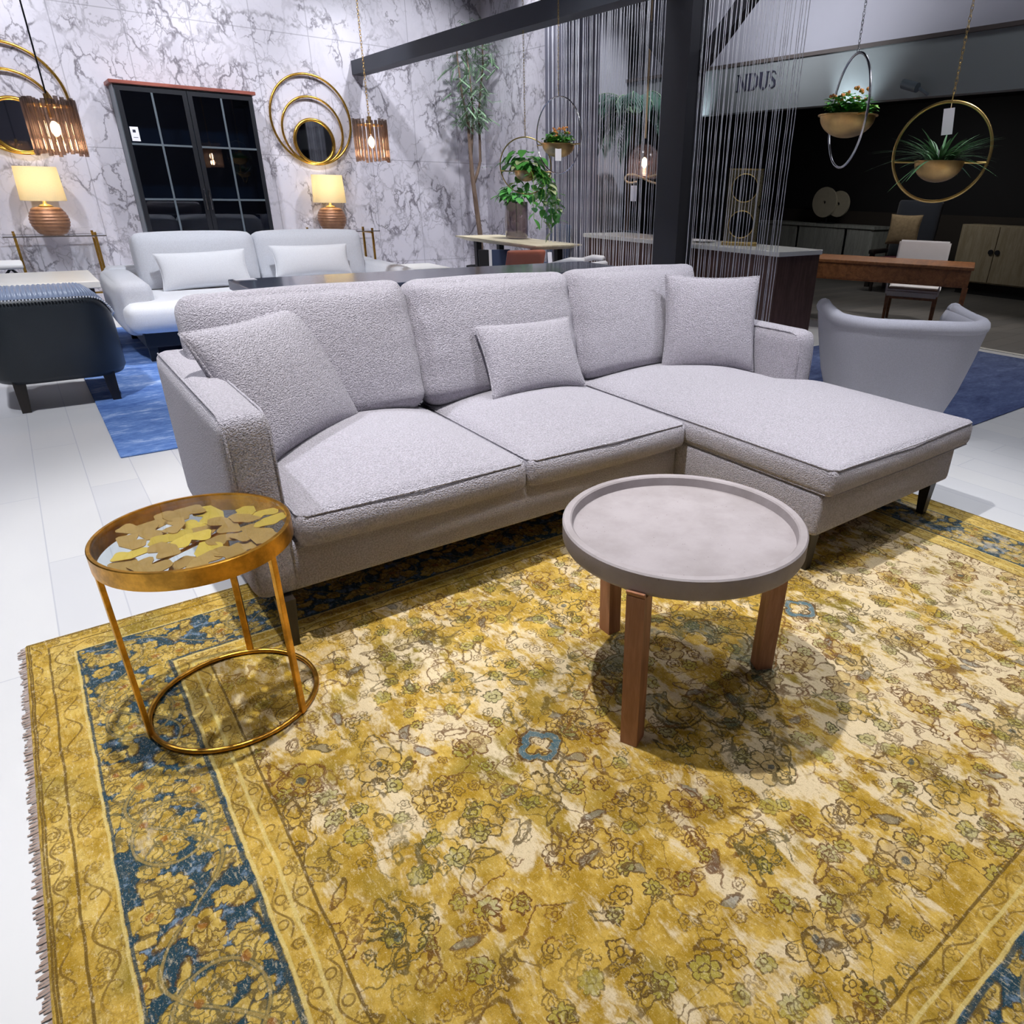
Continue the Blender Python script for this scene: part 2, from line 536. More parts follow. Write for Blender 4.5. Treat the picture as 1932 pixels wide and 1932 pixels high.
def marble():
    t = NT('marble_panels')
    co = t.n('NewGeometry').outputs['Position']
    mp = t.n('Mapping', {'Vector': co})
    mp.inputs['Scale'].default_value = (1.0, 1.0, 0.72)
    mp.inputs['Rotation'].default_value = (R(8), R(14), R(5))
    w1 = t.noise(mp.outputs[0], 2.2, 5.0, 0.6)
    wv = t.vmath('SCALE', t.vmath('SUBTRACT', w1.outputs[1], (.5, .5, .5)).outputs[0], scale=0.55).outputs[0]
    c1 = t.vmath('ADD', mp.outputs[0], wv).outputs[0]
    va = t.n('TexVoronoi', {'Vector': c1, 'Scale': 2.3}, feature='DISTANCE_TO_EDGE')
    vb = t.n('TexVoronoi', {'Vector': c1, 'Scale': 6.5}, feature='DISTANCE_TO_EDGE')
    w2 = t.noise(mp.outputs[0], 9.0, 4.0, 0.65)
    wv2 = t.vmath('SCALE', t.vmath('SUBTRACT', w2.outputs[1], (.5, .5, .5)).outputs[0], scale=0.16).outputs[0]
    c2 = t.vmath('ADD', c1, wv2).outputs[0]
    vc = t.n('TexVoronoi', {'Vector': c2, 'Scale': 4.2}, feature='DISTANCE_TO_EDGE')
    mask = t.step(t.noise(co, 1.1, 3.0).outputs[0], 0.38, 0.62)
    mask2 = t.step(t.noise(co, 3.3, 3.0).outputs[0], 0.42, 0.6)
    va_ = t.math('MULTIPLY', t.step(va.outputs[0], 0.045, 0.0), t.math('ADD', t.math('MULTIPLY', mask2, 0.75), 0.2))
    vb_ = t.math('MULTIPLY', t.step(vb.outputs[0], 0.05, 0.0), t.math('MULTIPLY', mask, 0.55))
    vc_ = t.math('MULTIPLY', t.step(vc.outputs[0], 0.06, 0.0), t.math('MULTIPLY', mask2, 0.85))
    vein = t.math('MAXIMUM', t.math('MAXIMUM', va_, vb_), vc_)
    cloud = t.step(t.noise(c1, 2.6, 5.0, 0.6).outputs[0], 0.45, 0.75)
    c = t.mix(t.math('MULTIPLY', cloud, 0.4), rgb(206, 202, 212), rgb(172, 170, 182))
    c = t.mix(vein, c, rgb(112, 107, 116))
    # tall panel joints
    sx = t.n('SeparateXYZ', {'Vector': co})
    def joint(a, period, off, w):
        f = t.math('FRACT', t.math('DIVIDE', t.math('ADD', a, off), period))
        return t.step(t.math('ABSOLUTE', t.math('SUBTRACT', f, 0.5)), 0.5 - w * 2 / period, 0.5 - w / period)
    j = t.math('MAXIMUM', joint(sx.outputs[0], 0.6, 10.0, 0.003), joint(sx.outputs[2], 1.2, 10.42, 0.003))
    c = t.mix(t.math('MULTIPLY', j, 0.5), c, rgb(120, 118, 128))
    t.bsdf(c, 0.38, 0.0)
    return t.m
M['marble'] = marble()

def floor_mat():
    t = NT('floor_planks')
    co = t.n('NewGeometry').outputs['Position']
    br = t.n('TexBrick', {'Vector': t.n('Mapping', {'Vector': co, 'Rotation': (0, 0, R(90))}).outputs[0]})
    br.inputs['Color1'].default_value = rgb(198, 199, 203)
    br.inputs['Color2'].default_value = rgb(207, 207, 208)
    br.inputs['Mortar'].default_value = rgb(178, 180, 188)
    br.inputs['Scale'].default_value = 1.0
    br.inputs['Mortar Size'].default_value = 0.0022
    br.inputs['Brick Width'].default_value = 1.5
    br.inputs['Row Height'].default_value = 0.195
    mp = t.n('Mapping', {'Vector': co}); mp.inputs['Scale'].default_value = (6, 0.9, 1)
    g = t.noise(mp.outputs[0], 3.0, 5.0, 0.6)
    c = t.mix(t.math('MULTIPLY', g.outputs[0], 0.3), br.outputs[0], rgb(192, 192, 202))
    t.bsdf(c, 0.42, 0.0)
    return t.m
M['floor'] = floor_mat()

def floor_dark():
    t = NT('floor_store_planks')
    co = t.n('NewGeometry').outputs['Position']
    br = t.n('TexBrick', {'Vector': co})
    br.inputs['Color1'].default_value = rgb(98, 96, 94)
    br.inputs['Color2'].default_value = rgb(112, 108, 104)
    br.inputs['Mortar'].default_value = rgb(64, 62, 60)
    br.inputs['Mortar Size'].default_value = 0.003
    br.inputs['Brick Width'].default_value = 1.2
    br.inputs['Row Height'].default_value = 0.18
    br.inputs['Scale'].default_value = 1.0
    g = t.noise(co, 4.0, 5.0)
    t.bsdf(t.mix(t.math('MULTIPLY', g.outputs[0], 0.3), br.outputs[0], rgb(84, 82, 84)), 0.5)
    return t.m
M['floor_dark'] = floor_dark()

def blue_rug(name, c1, c2, c3):
    t = NT(name)
    co = t.obj()
    mp = t.n('Mapping', {'Vector': co}); mp.inputs['Scale'].default_value = (1.0, 2.2, 1)
    a = t.noise(mp.outputs[0], 2.5, 6.0, 0.65, 0.6)
    b = t.noise(mp.outputs[0], 22.0, 4.0, 0.7)
    f = t.math('ADD', t.math('MULTIPLY', a.outputs[0], 0.65), t.math('MULTIPLY', b.outputs[0], 0.35))
    c = t.mix(t.step(f, .36, .52), c1, c2)
    c = t.mix(t.step(f, .50, .64), c, c3)
    pile = t.noise(co, 260.0, 2.0)
    t.bsdf(c, 0.95, 0.0, bump=pile.outputs[0], bstr=0.5, bdist=0.004)
    return t.m
M['rug_blue'] = blue_rug('rug_blue', rgb(58, 94, 164), rgb(96, 132, 196), rgb(166, 188, 228))
M['rug_indigo'] = blue_rug('rug_indigo', rgb(50, 62, 104), rgb(72, 86, 128), rgb(98, 112, 152))

# ------------------------------------------------------------------ persian rug
RX, RY = 1.70, 1.30            # half sizes
def persian():
    t = NT('persian_rug')
    m = t.math
    co = t.obj()
    wn = t.noise(co, 34.0, 3.0, 0.6)
    wv = t.vmath('SCALE', t.vmath('SUBTRACT', wn.outputs[1], (.5, .5, .5)).outputs[0], scale=0.030).outputs[0]
    cw = t.vmath('MULTIPLY', t.vmath('ADD', co, wv).outputs[0], (1, 1, 0)).outputs[0]
    sep = t.n('SeparateXYZ', {'Vector': co})
    x, y = sep.outputs[0], sep.outputs[1]
    wl = t.noise(co, 9.0, 2.0)
    wlv = t.vmath('SCALE', t.vmath('SUBTRACT', wl.outputs[1], (.5, .5, .5)).outputs[0], scale=0.010).outputs[0]
    sl = t.n('SeparateXYZ', {'Vector': t.vmath('ADD', co, wlv).outputs[0]})
    xl, yl = sl.outputs[0], sl.outputs[1]
    sw = t.n('SeparateXYZ', {'Vector': cw})
    xw, yw = sw.outputs[0], sw.outputs[1]
    def band(v, a, b, s=0.002):
        return m('MULTIPLY', t.step(v, a - s, a + s), t.step(v, b + s, b - s))
    def line(v, c, w):
        return t.step(m('ABSOLUTE', m('SUBTRACT', v, c)), w, w * 0.45)
    dx = m('SUBTRACT', RX, m('ABSOLUTE', xl)); dy = m('SUBTRACT', RY, m('ABSOLUTE', yl))
    d = m('MINIMUM', dx, dy)                 # distance from the edge
    horiz = m('GREATER_THAN', dx, dy)        # nearer a long side
    along = m('ADD', m('MULTIPLY', horiz, xl), m('MULTIPLY', m('SUBTRACT', 1.0, horiz), yl))
    # ---- wear
    mp = t.n('Mapping', {'Vector': co}); mp.inputs['Rotation'].default_value = (0, 0, R(8)); mp.inputs['Scale'].default_value = (2.6, 1.0, 1)
    wear_a = t.noise(mp.outputs[0], 5.2, 5.0, 0.74, 0.5).outputs[0]
    wear_b = t.noise(co, 9.0, 4.0, 0.7).outputs[0]
    big = t.noise(co, 1.1, 2.0).outputs[0]
    side = t.step(x, -0.9, 1.3)              # more worn towards the right end
    wear = m('ADD', m('ADD', m('MULTIPLY', wear_a, 0.55), m('MULTIPLY', wear_b, 0.3)), m('ADD', m('MULTIPLY', big, 0.22), m('MULTIPLY', side, 0.05)))
    ivory = t.step(wear, 0.525, 0.60)
    # ---- flower layers
    def flowers(scale, off, Rr, seed_pet, wline, keep, jitter=0.9):
        p = t.vmath('ADD', cw, (off, off * 0.7, 0)).outputs[0]
        v = t.n('TexVoronoi', {'Vector': p, 'Scale': scale, 'Randomness': jitter}, voronoi_dimensions='2D')
        loc = t.vmath('SUBTRACT', p, v.outputs['Position']).outputs[0]
        ls = t.n('SeparateXYZ', {'Vector': loc})
        lx, ly = ls.outputs[0], ls.outputs[1]
        r = m('SQRT', m('ADD', m('MULTIPLY', lx, lx), m('MULTIPLY', ly, ly)))
        th = m('ARCTAN2', ly, lx)
        cs = t.n('SeparateColor', {'Color': v.outputs['Color']})
        c1, c2, c3 = cs.outputs[0], cs.outputs[1], cs.outputs[2]
        n = m('ROUND', m('ADD', seed_pet, m('MULTIPLY', c2, 3.0)))
        pet = m('ABSOLUTE', m('COSINE', m('ADD', m('MULTIPLY', th, m('MULTIPLY', n, 0.5)), m('MULTIPLY', c3, 6.28))))
        Rc = m('MULTIPLY', Rr, m('ADD', 0.7, m('MULTIPLY', c1, 0.45)))
        Rt = m('MULTIPLY', Rc, m('ADD', 0.66, m('MULTIPLY', 0.34, m('POWER', pet, 0.6))))
        out = line(m('SUBTRACT', r, Rt), 0.0, wline)
        inner = line(m('SUBTRACT', r, m('MULTIPLY', Rc, 0.34)), 0.0, wline * 0.8)
        spoke = m('MULTIPLY', t.step(pet, 0.16, 0.04), m('MULTIPLY', t.step(r, 0.0, Rr * 0.3), m('LESS_THAN', r, Rt)))
        k = m('LESS_THAN', c3, keep)
        ink = m('MULTIPLY', k, m('MAXIMUM', m('MAXIMUM', out, inner), m('MULTIPLY', spoke, 0.9)))
        fill = m('MULTIPLY', k, t.step(m('SUBTRACT', r, Rt), 0.002, -0.002))
        core = m('MULTIPLY', k, t.step(r, m_core(Rr), m_core(Rr) * 0.6))
        return ink, fill, core, c1, c2
    def m_core(r): return r * 0.2
    def leaves(scale, off, a, b, wline, keep):
        p = t.vmath('ADD', cw, (off, -off * 0.6, 0)).outputs[0]
        v = t.n('TexVoronoi', {'Vector': p, 'Scale': scale, 'Randomness': 1.0}, voronoi_dimensions='2D')
        loc = t.vmath('SUBTRACT', p, v.outputs['Position']).outputs[0]
        ls = t.n('SeparateXYZ', {'Vector': loc})
        cs = t.n('SeparateColor', {'Color': v.outputs['Color']})
        an = m('MULTIPLY', cs.outputs[0], 6.28)
        ca, sa = m('COSINE', an), m('SINE', an)
        lx = m('ADD', m('MULTIPLY', ls.outputs[0], ca), m('MULTIPLY', ls.outputs[1], sa))
        ly = m('SUBTRACT', m('MULTIPLY', ls.outputs[1], ca), m('MULTIPLY', ls.outputs[0], sa))
        ly = m('ADD', ly, m('MULTIPLY', m('MULTIPLY', lx, lx), 6.0))
        e = m('SQRT', m('ADD', m('POWER', m('DIVIDE', lx, a), 2.0), m('POWER', m('DIVIDE', ly, b), 2.0)))
        k = m('LESS_THAN', cs.outputs[2], keep)
        return m('MULTIPLY', k, line(e, 1.0, wline)), m('MULTIPLY', k, t.step(e, 1.05, 0.9)), cs.outputs[1]
    def vine(scale, off, w, lvl=0.5):
        p = t.vmath('ADD', cw, (off, off, 0)).outputs[0]
        nn = t.noise(p, scale, 1.0, 0.4).outputs[0]
        mask = t.step(t.noise(p, scale * 0.8, 2.0).outputs[0], 0.44, 0.54)
        return m('MULTIPLY', line(nn, lvl, w), mask)
    GOLD = rgb(152, 119, 28); GOLD2 = rgb(190, 157, 72); OLIVE = rgb(120, 103, 30)
    IVORY = rgb(206, 188, 156); BROWN = rgb(70, 44, 10); TEAL = rgb(26, 56, 70); SLATE = rgb(72, 92, 108); RUST = rgb(128, 70, 18); GREEN = rgb(132, 134, 56)
    g = t.mix(t.step(t.noise(co, 14.0, 3.0, 0.7).outputs[0], 0.35, 0.65), GOLD, GOLD2)
    g = t.mix(t.step(t.noise(co, 3.0, 3.0).outputs[0], 0.5, 0.7), g, OLIVE)
    field = t.mix(m('MULTIPLY', ivory, 0.88), g, IVORY)
    i1, f1, k1, a1, b1 = flowers(6.6, 3.1, 0.058, 5.0, 0.0034, 0.62)
    i2, f2, k2, a2, b2 = flowers(12.5, 7.7, 0.025, 5.0, 0.0030, 0.66)
    i3, f3, q3 = leaves(12.0, 1.7, 0.030, 0.011, 0.28, 0.55)
    i4, f4, k4, a4, b4 = flowers(20.0, 12.3, 0.015, 4.0, 0.0026, 0.6)
    vn = m('MAXIMUM', vine(4.2, 0.0, 0.0055), vine(7.0, 4.0, 0.008))
    fade = t.step(t.noise(co, 5.0, 4.0, 0.7).outputs[0], 0.30, 0.52)
    fld = t.mix(m('MULTIPLY', f1, 0.55), field, g)
    fld = t.mix(m('MULTIPLY', f3, m('MULTIPLY', m('GREATER_THAN', q3, 0.86), 0.55)), fld, SLATE)
    fld = t.mix(m('MULTIPLY', f2, m('MULTIPLY', m('GREATER_THAN', b2, 0.4), 0.5)), fld, GREEN)
    fld = t.mix(m('MULTIPLY', k1, m('MULTIPLY', m('GREATER_THAN', a1, 0.6), 0.8)), fld, TEAL)
    ink = m('MAXIMUM', m('MAXIMUM', i1, i2), m('MAXIMUM', m('MULTIPLY', i3, 0.9), m('MAXIMUM', m('MULTIPLY', i4, 0.8), m('MULTIPLY', vn, 0.9))))
    inkc = t.mix(b1, rgb(92, 50, 14), rgb(62, 58, 30))
    fld = t.mix(m('MULTIPLY', ink, m('ADD', 0.42, m('MULTIPLY', fade, 0.5))), fld, inkc)
    # ---- medallion and pendants in the field
    def rosette(cx, cy, R0, n, amp, fillc, famt):
        lx = m('SUBTRACT', xw, cx); ly = m('SUBTRACT', yw, cy)
        r = m('SQRT', m('ADD', m('MULTIPLY', lx, lx), m('MULTIPLY', ly, ly)))
        th = m('ARCTAN2', ly, lx)
        Rt = m('MULTIPLY', R0, m('ADD', 1.0 - amp, m('MULTIPLY', amp, m('ABSOLUTE', m('COSINE', m('MULTIPLY', th, n / 2))))))
        e = m('SUBTRACT', r, Rt)
        return e, r
    e1, r1 = rosette(-0.14, 0.02, 0.27, 10, 0.20, TEAL, .5)
    ring1 = m('MULTIPLY', band(e1, -0.075, -0.004), t.step(m('ADD', wear_b, m('MULTIPLY', f2, 0.2)), 0.44, 0.56))
    fld = t.mix(m('MULTIPLY', ring1, 0.62), fld, rgb(52, 74, 66))
    l1 = m('MAXIMUM', line(e1, 0.0, 0.006), m('MAXIMUM', line(e1, -0.018, 0.004), line(e1, -0.078, 0.005)))
    fld = t.mix(m('MULTIPLY', l1, 0.85), fld, rgb(70, 56, 20))
    for px in (-0.68, 0.40):
        e2, r2 = rosette(px, 0.02, 0.062, 4, 0.25, TEAL, .5)
        fld = t.mix(m('MULTIPLY', band(e2, -0.022, -0.004), 0.9), fld, rgb(58, 96, 112))
        fld = t.mix(m('MULTIPLY', m('MAXIMUM', line(e2, 0.0, 0.005), line(e2, -0.026, 0.004)), 0.85), fld, BROWN)
        sgn = -1 if px < 0 else 1
        lx = m('MULTIPLY', m('SUBTRACT', xw, -0.14), sgn)
        tri = m('SUBTRACT', m('ABSOLUTE', m('SUBTRACT', yw, 0.02)), m('MULTIPLY', m('SUBTRACT', 0.46, lx), 0.62))
        fld = t.mix(m('MULTIPLY', m('MULTIPLY', line(tri, 0.0, 0.005), band(lx, 0.20, 0.46)), 0.8), fld, rgb(110, 72, 20))
    # corner spandrels
    cxs = m('SUBTRACT', RX - 0.43, m('ABSOLUTE', xw)); cys = m('SUBTRACT', RY - 0.43, m('ABSOLUTE', yw))
    sp = m('SUBTRACT', m('ADD', m('MULTIPLY', cxs, 0.85), cys), m('ADD', 0.44, m('MULTIPLY', 0.035, m('SINE', m('MULTIPLY', m('SUBTRACT', cxs, cys), 34.0)))))
    inside = t.step(sp, 0.0, -0.004)
    fld = t.mix(m('MULTIPLY', inside, 0.35), fld, GOLD)
    fld = t.mix(m('MULTIPLY', line(sp, 0.0, 0.005), 0.8), fld, BROWN)
    # ---- main border: blossoms and scrolls on deep teal
    j1, h1, o1, p1, s1 = flowers(8.6, 21.0, 0.056, 5.0, 0.0030, 0.86)
    j2, h2, o2, p2, s2 = flowers(16.0, 31.0, 0.026, 5.0, 0.0022, 0.9)
    j3, h3, q4 = leaves(14.0, 5.7, 0.032, 0.014, 0.26, 0.8)
    gb = t.mix(t.step(t.noise(co, 30.0, 2.0, 0.7).outputs[0], 0.35, 0.65), rgb(146, 118, 40), rgb(186, 158, 80))
    tealv = t.mix(t.step(t.noise(co, 34.0, 3.0, 0.7).outputs[0], 0.50, 0.68), TEAL, rgb(104, 124, 146))
    ph = m('FRACT', m('DIVIDE', m('ADD', along, 5.0), 0.46))
    ax = m('MULTIPLY', m('SUBTRACT', ph, 0.5), 0.46)
    dm = m('SUBTRACT', d, 0.232)
    rr = m('SQRT', m('ADD', m('MULTIPLY', ax, ax), m('MULTIPLY', m('MULTIPLY', dm, dm), 1.6)))
    scroll = m('MAXIMUM', line(rr, 0.095, 0.0045), line(m('SUBTRACT', dm, m('MULTIPLY', 0.075, m('SINE', m('MULTIPLY', ph, 6.283)))), 0.0, 0.0045))
    halo = m('MAXIMUM', line(rr, 0.095, 0.009), line(m('SUBTRACT', dm, m('MULTIPLY', 0.075, m('SINE', m('MULTIPLY', ph, 6.283)))), 0.0, 0.009))
    bd = tealv
    bd = t.mix(m('MAXIMUM', m('MAXIMUM', h1, m('MULTIPLY', h2, 0.95)), m('MULTIPLY', h3, 0.95)), bd, gb)
    bd = t.mix(m('MULTIPLY', m('MAXIMUM', j1, m('MAXIMUM', j2, j3)), 0.75), bd, t.mix(p1, BROWN, rgb(60, 64, 50)))
    bd = t.mix(m('MULTIPLY', halo, 0.6), bd, rgb(36, 60, 62))
    bd = t.mix(m('MULTIPLY', scroll, 0.55), bd, rgb(160, 134, 70))
    bd = t.mix(m('MULTIPLY', o1, 0.7), bd, RUST)
    bd = t.mix(m('MULTIPLY', t.step(wear, 0.60, 0.70), 0.55), bd, rgb(188, 180, 166))
    # ---- guard stripes
    gu = t.mix(m('MULTIPLY', ivory, 0.30), g, rgb(212, 190, 120))
    def meander(dc, amp, per, w):
        s = m('SINE', m('MULTIPLY', along, 6.283 / per))
        a = line(m('SUBTRACT', m('SUBTRACT', d, dc), m('MULTIPLY', amp, s)), 0.0, w)
        ph2 = m('FRACT', m('DIVIDE', m('ADD', along, 5.0), per / 2))
        b = m('MULTIPLY', m('SUBTRACT', ph2, 0.5), per / 2)
        q = m('SUBTRACT', d, m('ADD', dc, m('MULTIPLY', s, -amp * 0.5)))
        rr2 = m('SQRT', m('ADD', m('MULTIPLY', b, b), m('MULTIPLY', q, q)))
        return m('MAXIMUM', m('MULTIPLY', a, t.step(wear_b, 0.40, 0.52)), m('MULTIPLY', line(rr2, 0.010, 0.0028), t.step(wear_a, 0.46, 0.56)))
    gink = m('MAXIMUM', m('MAXIMUM', meander(0.028, 0.010, 0.10, 0.0032), meander(0.088, 0.018, 0.15, 0.0035)), m('MAXIMUM', meander(0.366, 0.012, 0.11, 0.0032), meander(0.407, 0.012, 0.13, 0.0032)))
    gink = m('MAXIMUM', gink, m('MULTIPLY', m('MAXIMUM', i4, m('MULTIPLY', i2, 0.6)), 0.8))
    gu = t.mix(m('MULTIPLY', gink, m('ADD', 0.28, m('MULTIPLY', fade, 0.5))), gu, rgb(92, 66, 18))
    c = t.mix(t.step(d, 0.428, 0.432), gu, fld)
    c = t.mix(band(d, 0.120, 0.345), c, bd)
    lines = m('MAXIMUM', m('MAXIMUM', line(d, 0.057, 0.0038), line(d, 0.007, 0.003)), m('MAXIMUM', line(d, 0.430, 0.0042), line(d, 0.012, 0.003)))
    c = t.mix(m('MULTIPLY', lines, 0.85), c, rgb(84, 62, 20))
    pale = m('MAXIMUM', m('MAXIMUM', line(d, 0.388, 0.005), line(d, 0.348, 0.005)), line(d, 0.119, 0.004))
    c = t.mix(m('MULTIPLY', pale, 0.75), c, rgb(196, 176, 112))
    tl = m('MAXIMUM', line(d, 0.338, 0.007), line(d, 0.126, 0.004))
    c = t.mix(m('MULTIPLY', tl, 0.85), c, TEAL)
    grit = t.noise(mp.outputs[0], 60.0, 3.0, 0.75).outputs[0]
    c = t.mix(m('MULTIPLY', t.step(grit, 0.55, 0.68), 0.38), c, rgb(222, 206, 172))
    c = t.mix(m('MULTIPLY', t.step(grit, 0.45, 0.33), 0.35), c, rgb(104, 82, 26))
    # ---- shorn pile speckle
    fine = t.noise(co, 330.0, 2.0, 0.7).outputs[0]
    c = t.mix(m('MULTIPLY', t.step(fine, 0.58, 0.74), 0.40), c, rgb(236, 222, 186))
    c = t.mix(m('MULTIPLY', t.step(fine, 0.43, 0.28), 0.45), c, rgb(74, 58, 18))
    t.bsdf(c, 0.9, 0.0, bump=fine, bstr=0.45, bdist=0.003, Specular_IOR_Level=0.2)
    return t.m
M['persian'] = persian()
# ================================================================== the setting
WALL_Y = 9.3
def struct(name, bm, mat, smooth=False, parent=None):
    o = bm.build(name, mat, parent, smooth)
    if parent is None: o['kind'] = 'structure'
    return o
struct('floor', MB().box((-4.2, -4.2, -0.1), (7.1, WALL_Y, 0.0)), M['floor'])
struct('floor_store', MB().box((7.1, -4.2, -0.1), (11.7, WALL_Y, 0.0)), M['floor_dark'])
struct('wall_back', MB().box((-4.2, WALL_Y, -0.1), (5.42, WALL_Y + 0.15, 4.3)), M['marble'])
wr = MB()
wr.box((5.42, 7.86, 0.0), (5.56, WALL_Y + 0.15, 4.3))
struct('wall_right', wr, M['marble'])
struct('wall_end', MB().box((5.425, 7.0, 0.0), (5.555, 7.86, 4.3)), M['wall_slate'])
struct('wall_far', MB().box((5.56, 8.45, 0), (7.2, 8.6, 4.3)), M['wall_pale'])
struct('wall_store_end', MB().box((5.56, WALL_Y, -0.1), (11.7, WALL_Y + 0.15, 4.3)), M['store_black'])
struct('wall_store', MB().box((11.6, -4.2, -0.1), (11.7, WALL_Y, 4.3)), M['store_black'])
struct('wall_store_side', MB().box((7.2, -4.3, -0.1), (11.7, -4.2, 4.3)), M['store_black'])
struct('wall_front', MB().box((-4.2, -4.3, -0.1), (7.2, -4.2, 4.3)), M['wall_slate'])
struct('wall_left', MB().box((-4.3, -4.3, -0.1), (-4.2, WALL_Y, 4.3)), M['wall_slate'])
struct('ceiling', MB().box((-4.3, -4.3, 4.3), (11.7, WALL_Y + 0.15, 4.4)), M['ceiling'])
struct('ceiling_store', MB().box((7.34, -4.2, 2.6), (11.6, WALL_Y, 2.66)), M['store_black'])
fz0, fz1 = 2.155, 2.62
struct('wall_fascia', MB().box((7.2, -4.2, fz0), (7.34, 8.45, fz1)), M['fascia'])
struct('trim_1', MB().box((7.17, -4.2, fz1), (7.36, 8.45, fz1 + 0.035)), M['dark_trim'])
struct('wall_upper', MB().box((7.5, -4.2, fz1), (7.62, WALL_Y, 4.3)), M['wall_pale'])
struct('trim_2', MB().box((7.04, -4.2, 0.0), (7.10, WALL_Y, 0.006)), M['white_top'])
struct('wall_store_panel', MB().box((11.52, 4.2, 0.0), (11.6, WALL_Y, 1.05)), M['store_dark'])

# sign lettering on the fascia (reads towards -Y)
def sign():
    th = thing('shop_sign', 'dark serif letters spelling NDUS on the grey fascia over the dark shop', 'sign', (7.2, 6.15, 2.37))
    h = 0.16
    def place(b, y0):      # letter drawn in (s, z): s runs to the right, i.e. towards -Y
        pass
    def bar(b, p, q, w):
        p = Vector((p[0], p[1])); q = Vector((q[0], q[1]))
        d = (q - p).normalized(); s = Vector((-d.y, d.x)) * w / 2
        poly = [p - s, q - s, q + s, p + s]
        vs = [b.bm.verts.new((-0.004, -v.x, v.y)) for v in poly] + [b.bm.verts.new((-0.016, -v.x, v.y)) for v in poly]
        b.bm.faces.new(vs[:4]); b.bm.faces.new(vs[7:3:-1])
        for i in range(4):
            j = (i + 1) % 4
            b.bm.faces.new((vs[i], vs[i + 4], vs[j + 4], vs[j]))
    def poly(b, pts, ws):
        for i in range(len(pts) - 1):
            bar(b, pts[i], pts[i + 1], (ws[i] + ws[i + 1]) / 2)
    L = []
    b = MB(); bar(b, (0.012, 0), (0.012, h), .012); bar(b, (0.012, h), (0.125, 0), .028); bar(b, (0.125, 0), (0.125, h), .012)
    for s, z in ((0.012, 0), (0.012, h), (0.125, h)): bar(b, (s - .022, z), (s + .022, z), .008)
    L.append((b, 0.0))
    b = MB(); bar(b, (0.018, 0), (0.018, h), .03); bar(b, (-.008, 0), (.05, 0), .008); bar(b, (-.008, h), (.05, h), .008)
    arc = [(0.045 + .075 * math.sin(a), h / 2 + h / 2 * math.cos(a)) for a in [PI * i / 14 for i in range(15)]]
    poly(b, arc, [.008 + .024 * math.sin(PI * i / 14) for i in range(15)])
    L.append((b, 0.17))
    b = MB(); bar(b, (0.015, .05), (0.015, h), .03); bar(b, (.105, .05), (.105, h), .014)
    arc = [(0.06 - .045 * math.cos(a), .05 - .05 * math.sin(a)) for a in [PI * i / 12 for i in range(13)]]
    poly(b, arc, [.03 - .016 * i / 12 for i in range(13)])
    for s in (.015, .105): bar(b, (s - .026, h), (s + .026, h), .008)
    L.append((b, 0.33))
    b = MB()
    S = [(.075, h * .80), (.06, h * .95), (.035, h), (.012, h * .92), (.004, h * .76), (.016, h * .62), (.042, h * .50), (.066, h * .38), (.076, h * .22), (.064, h * .07), (.038, 0), (.012, h * .05), (.0, h * .2)]
    poly(b, S, [.008, .01, .012, .016, .022, .026, .03, .026, .022, .016, .012, .01, .008])
    L.append((b, 0.475))
    for b, s in L:
        o = b.build('letter', M['ink'], th, False)
        o.location = (0, 0.30 - s, 0)
sign()

# ================================================================== rugs
RZ = 0.012
def rug(name, c, hx, hy, mat, label, fringe=False):
    b = MB(); b.box((-hx, -hy, 0), (hx, hy, RZ), 0.004, 1)
    o = b.build(name, mat, None, False)
    o.location = (c[0], c[1], 0.0005)
    tag(o, label, 'rug')
    if fringe:
        rr = random.Random(3)
        yarn = plain('fringe_yarn', rgb(150, 130, 120), .95, 0, .25, 50)
        for s in (-1, 1):
            f = MB()
            n = 330
            for i in range(n):
                yy = -hy + 2 * hy * (i + .5) / n
                L = 0.010 + rr.random() * 0.012
                x0 = s * hx
                dy = rr.uniform(-.004, .004)
                z = 0.006
                vs = [f.bm.verts.new(p) for p in ((x0 - s * .004, yy - .0034, z), (x0 - s * .004, yy + .0034, z), (x0 + s * L, yy + dy + .002, .002), (x0 + s * L, yy + dy - .002, .002))]
                f.bm.faces.new(vs)
            f.build('fringe', yarn, o, False)
    return o
rug('area_rug', (1.42, 1.10), 1.70, 1.30, M['persian'], 'worn mustard gold floral rug with teal borders under the sectional sofa', True)
rug('area_rug', (1.95, 6.1), 1.79, 2.0, M['rug_blue'], 'bright blue mottled rug under the pale sofa behind on the left')
rug('area_rug', (5.66, 2.82), 1.20, 1.03, M['rug_indigo'], 'dusky indigo rug under the grey barrel chair on the right')

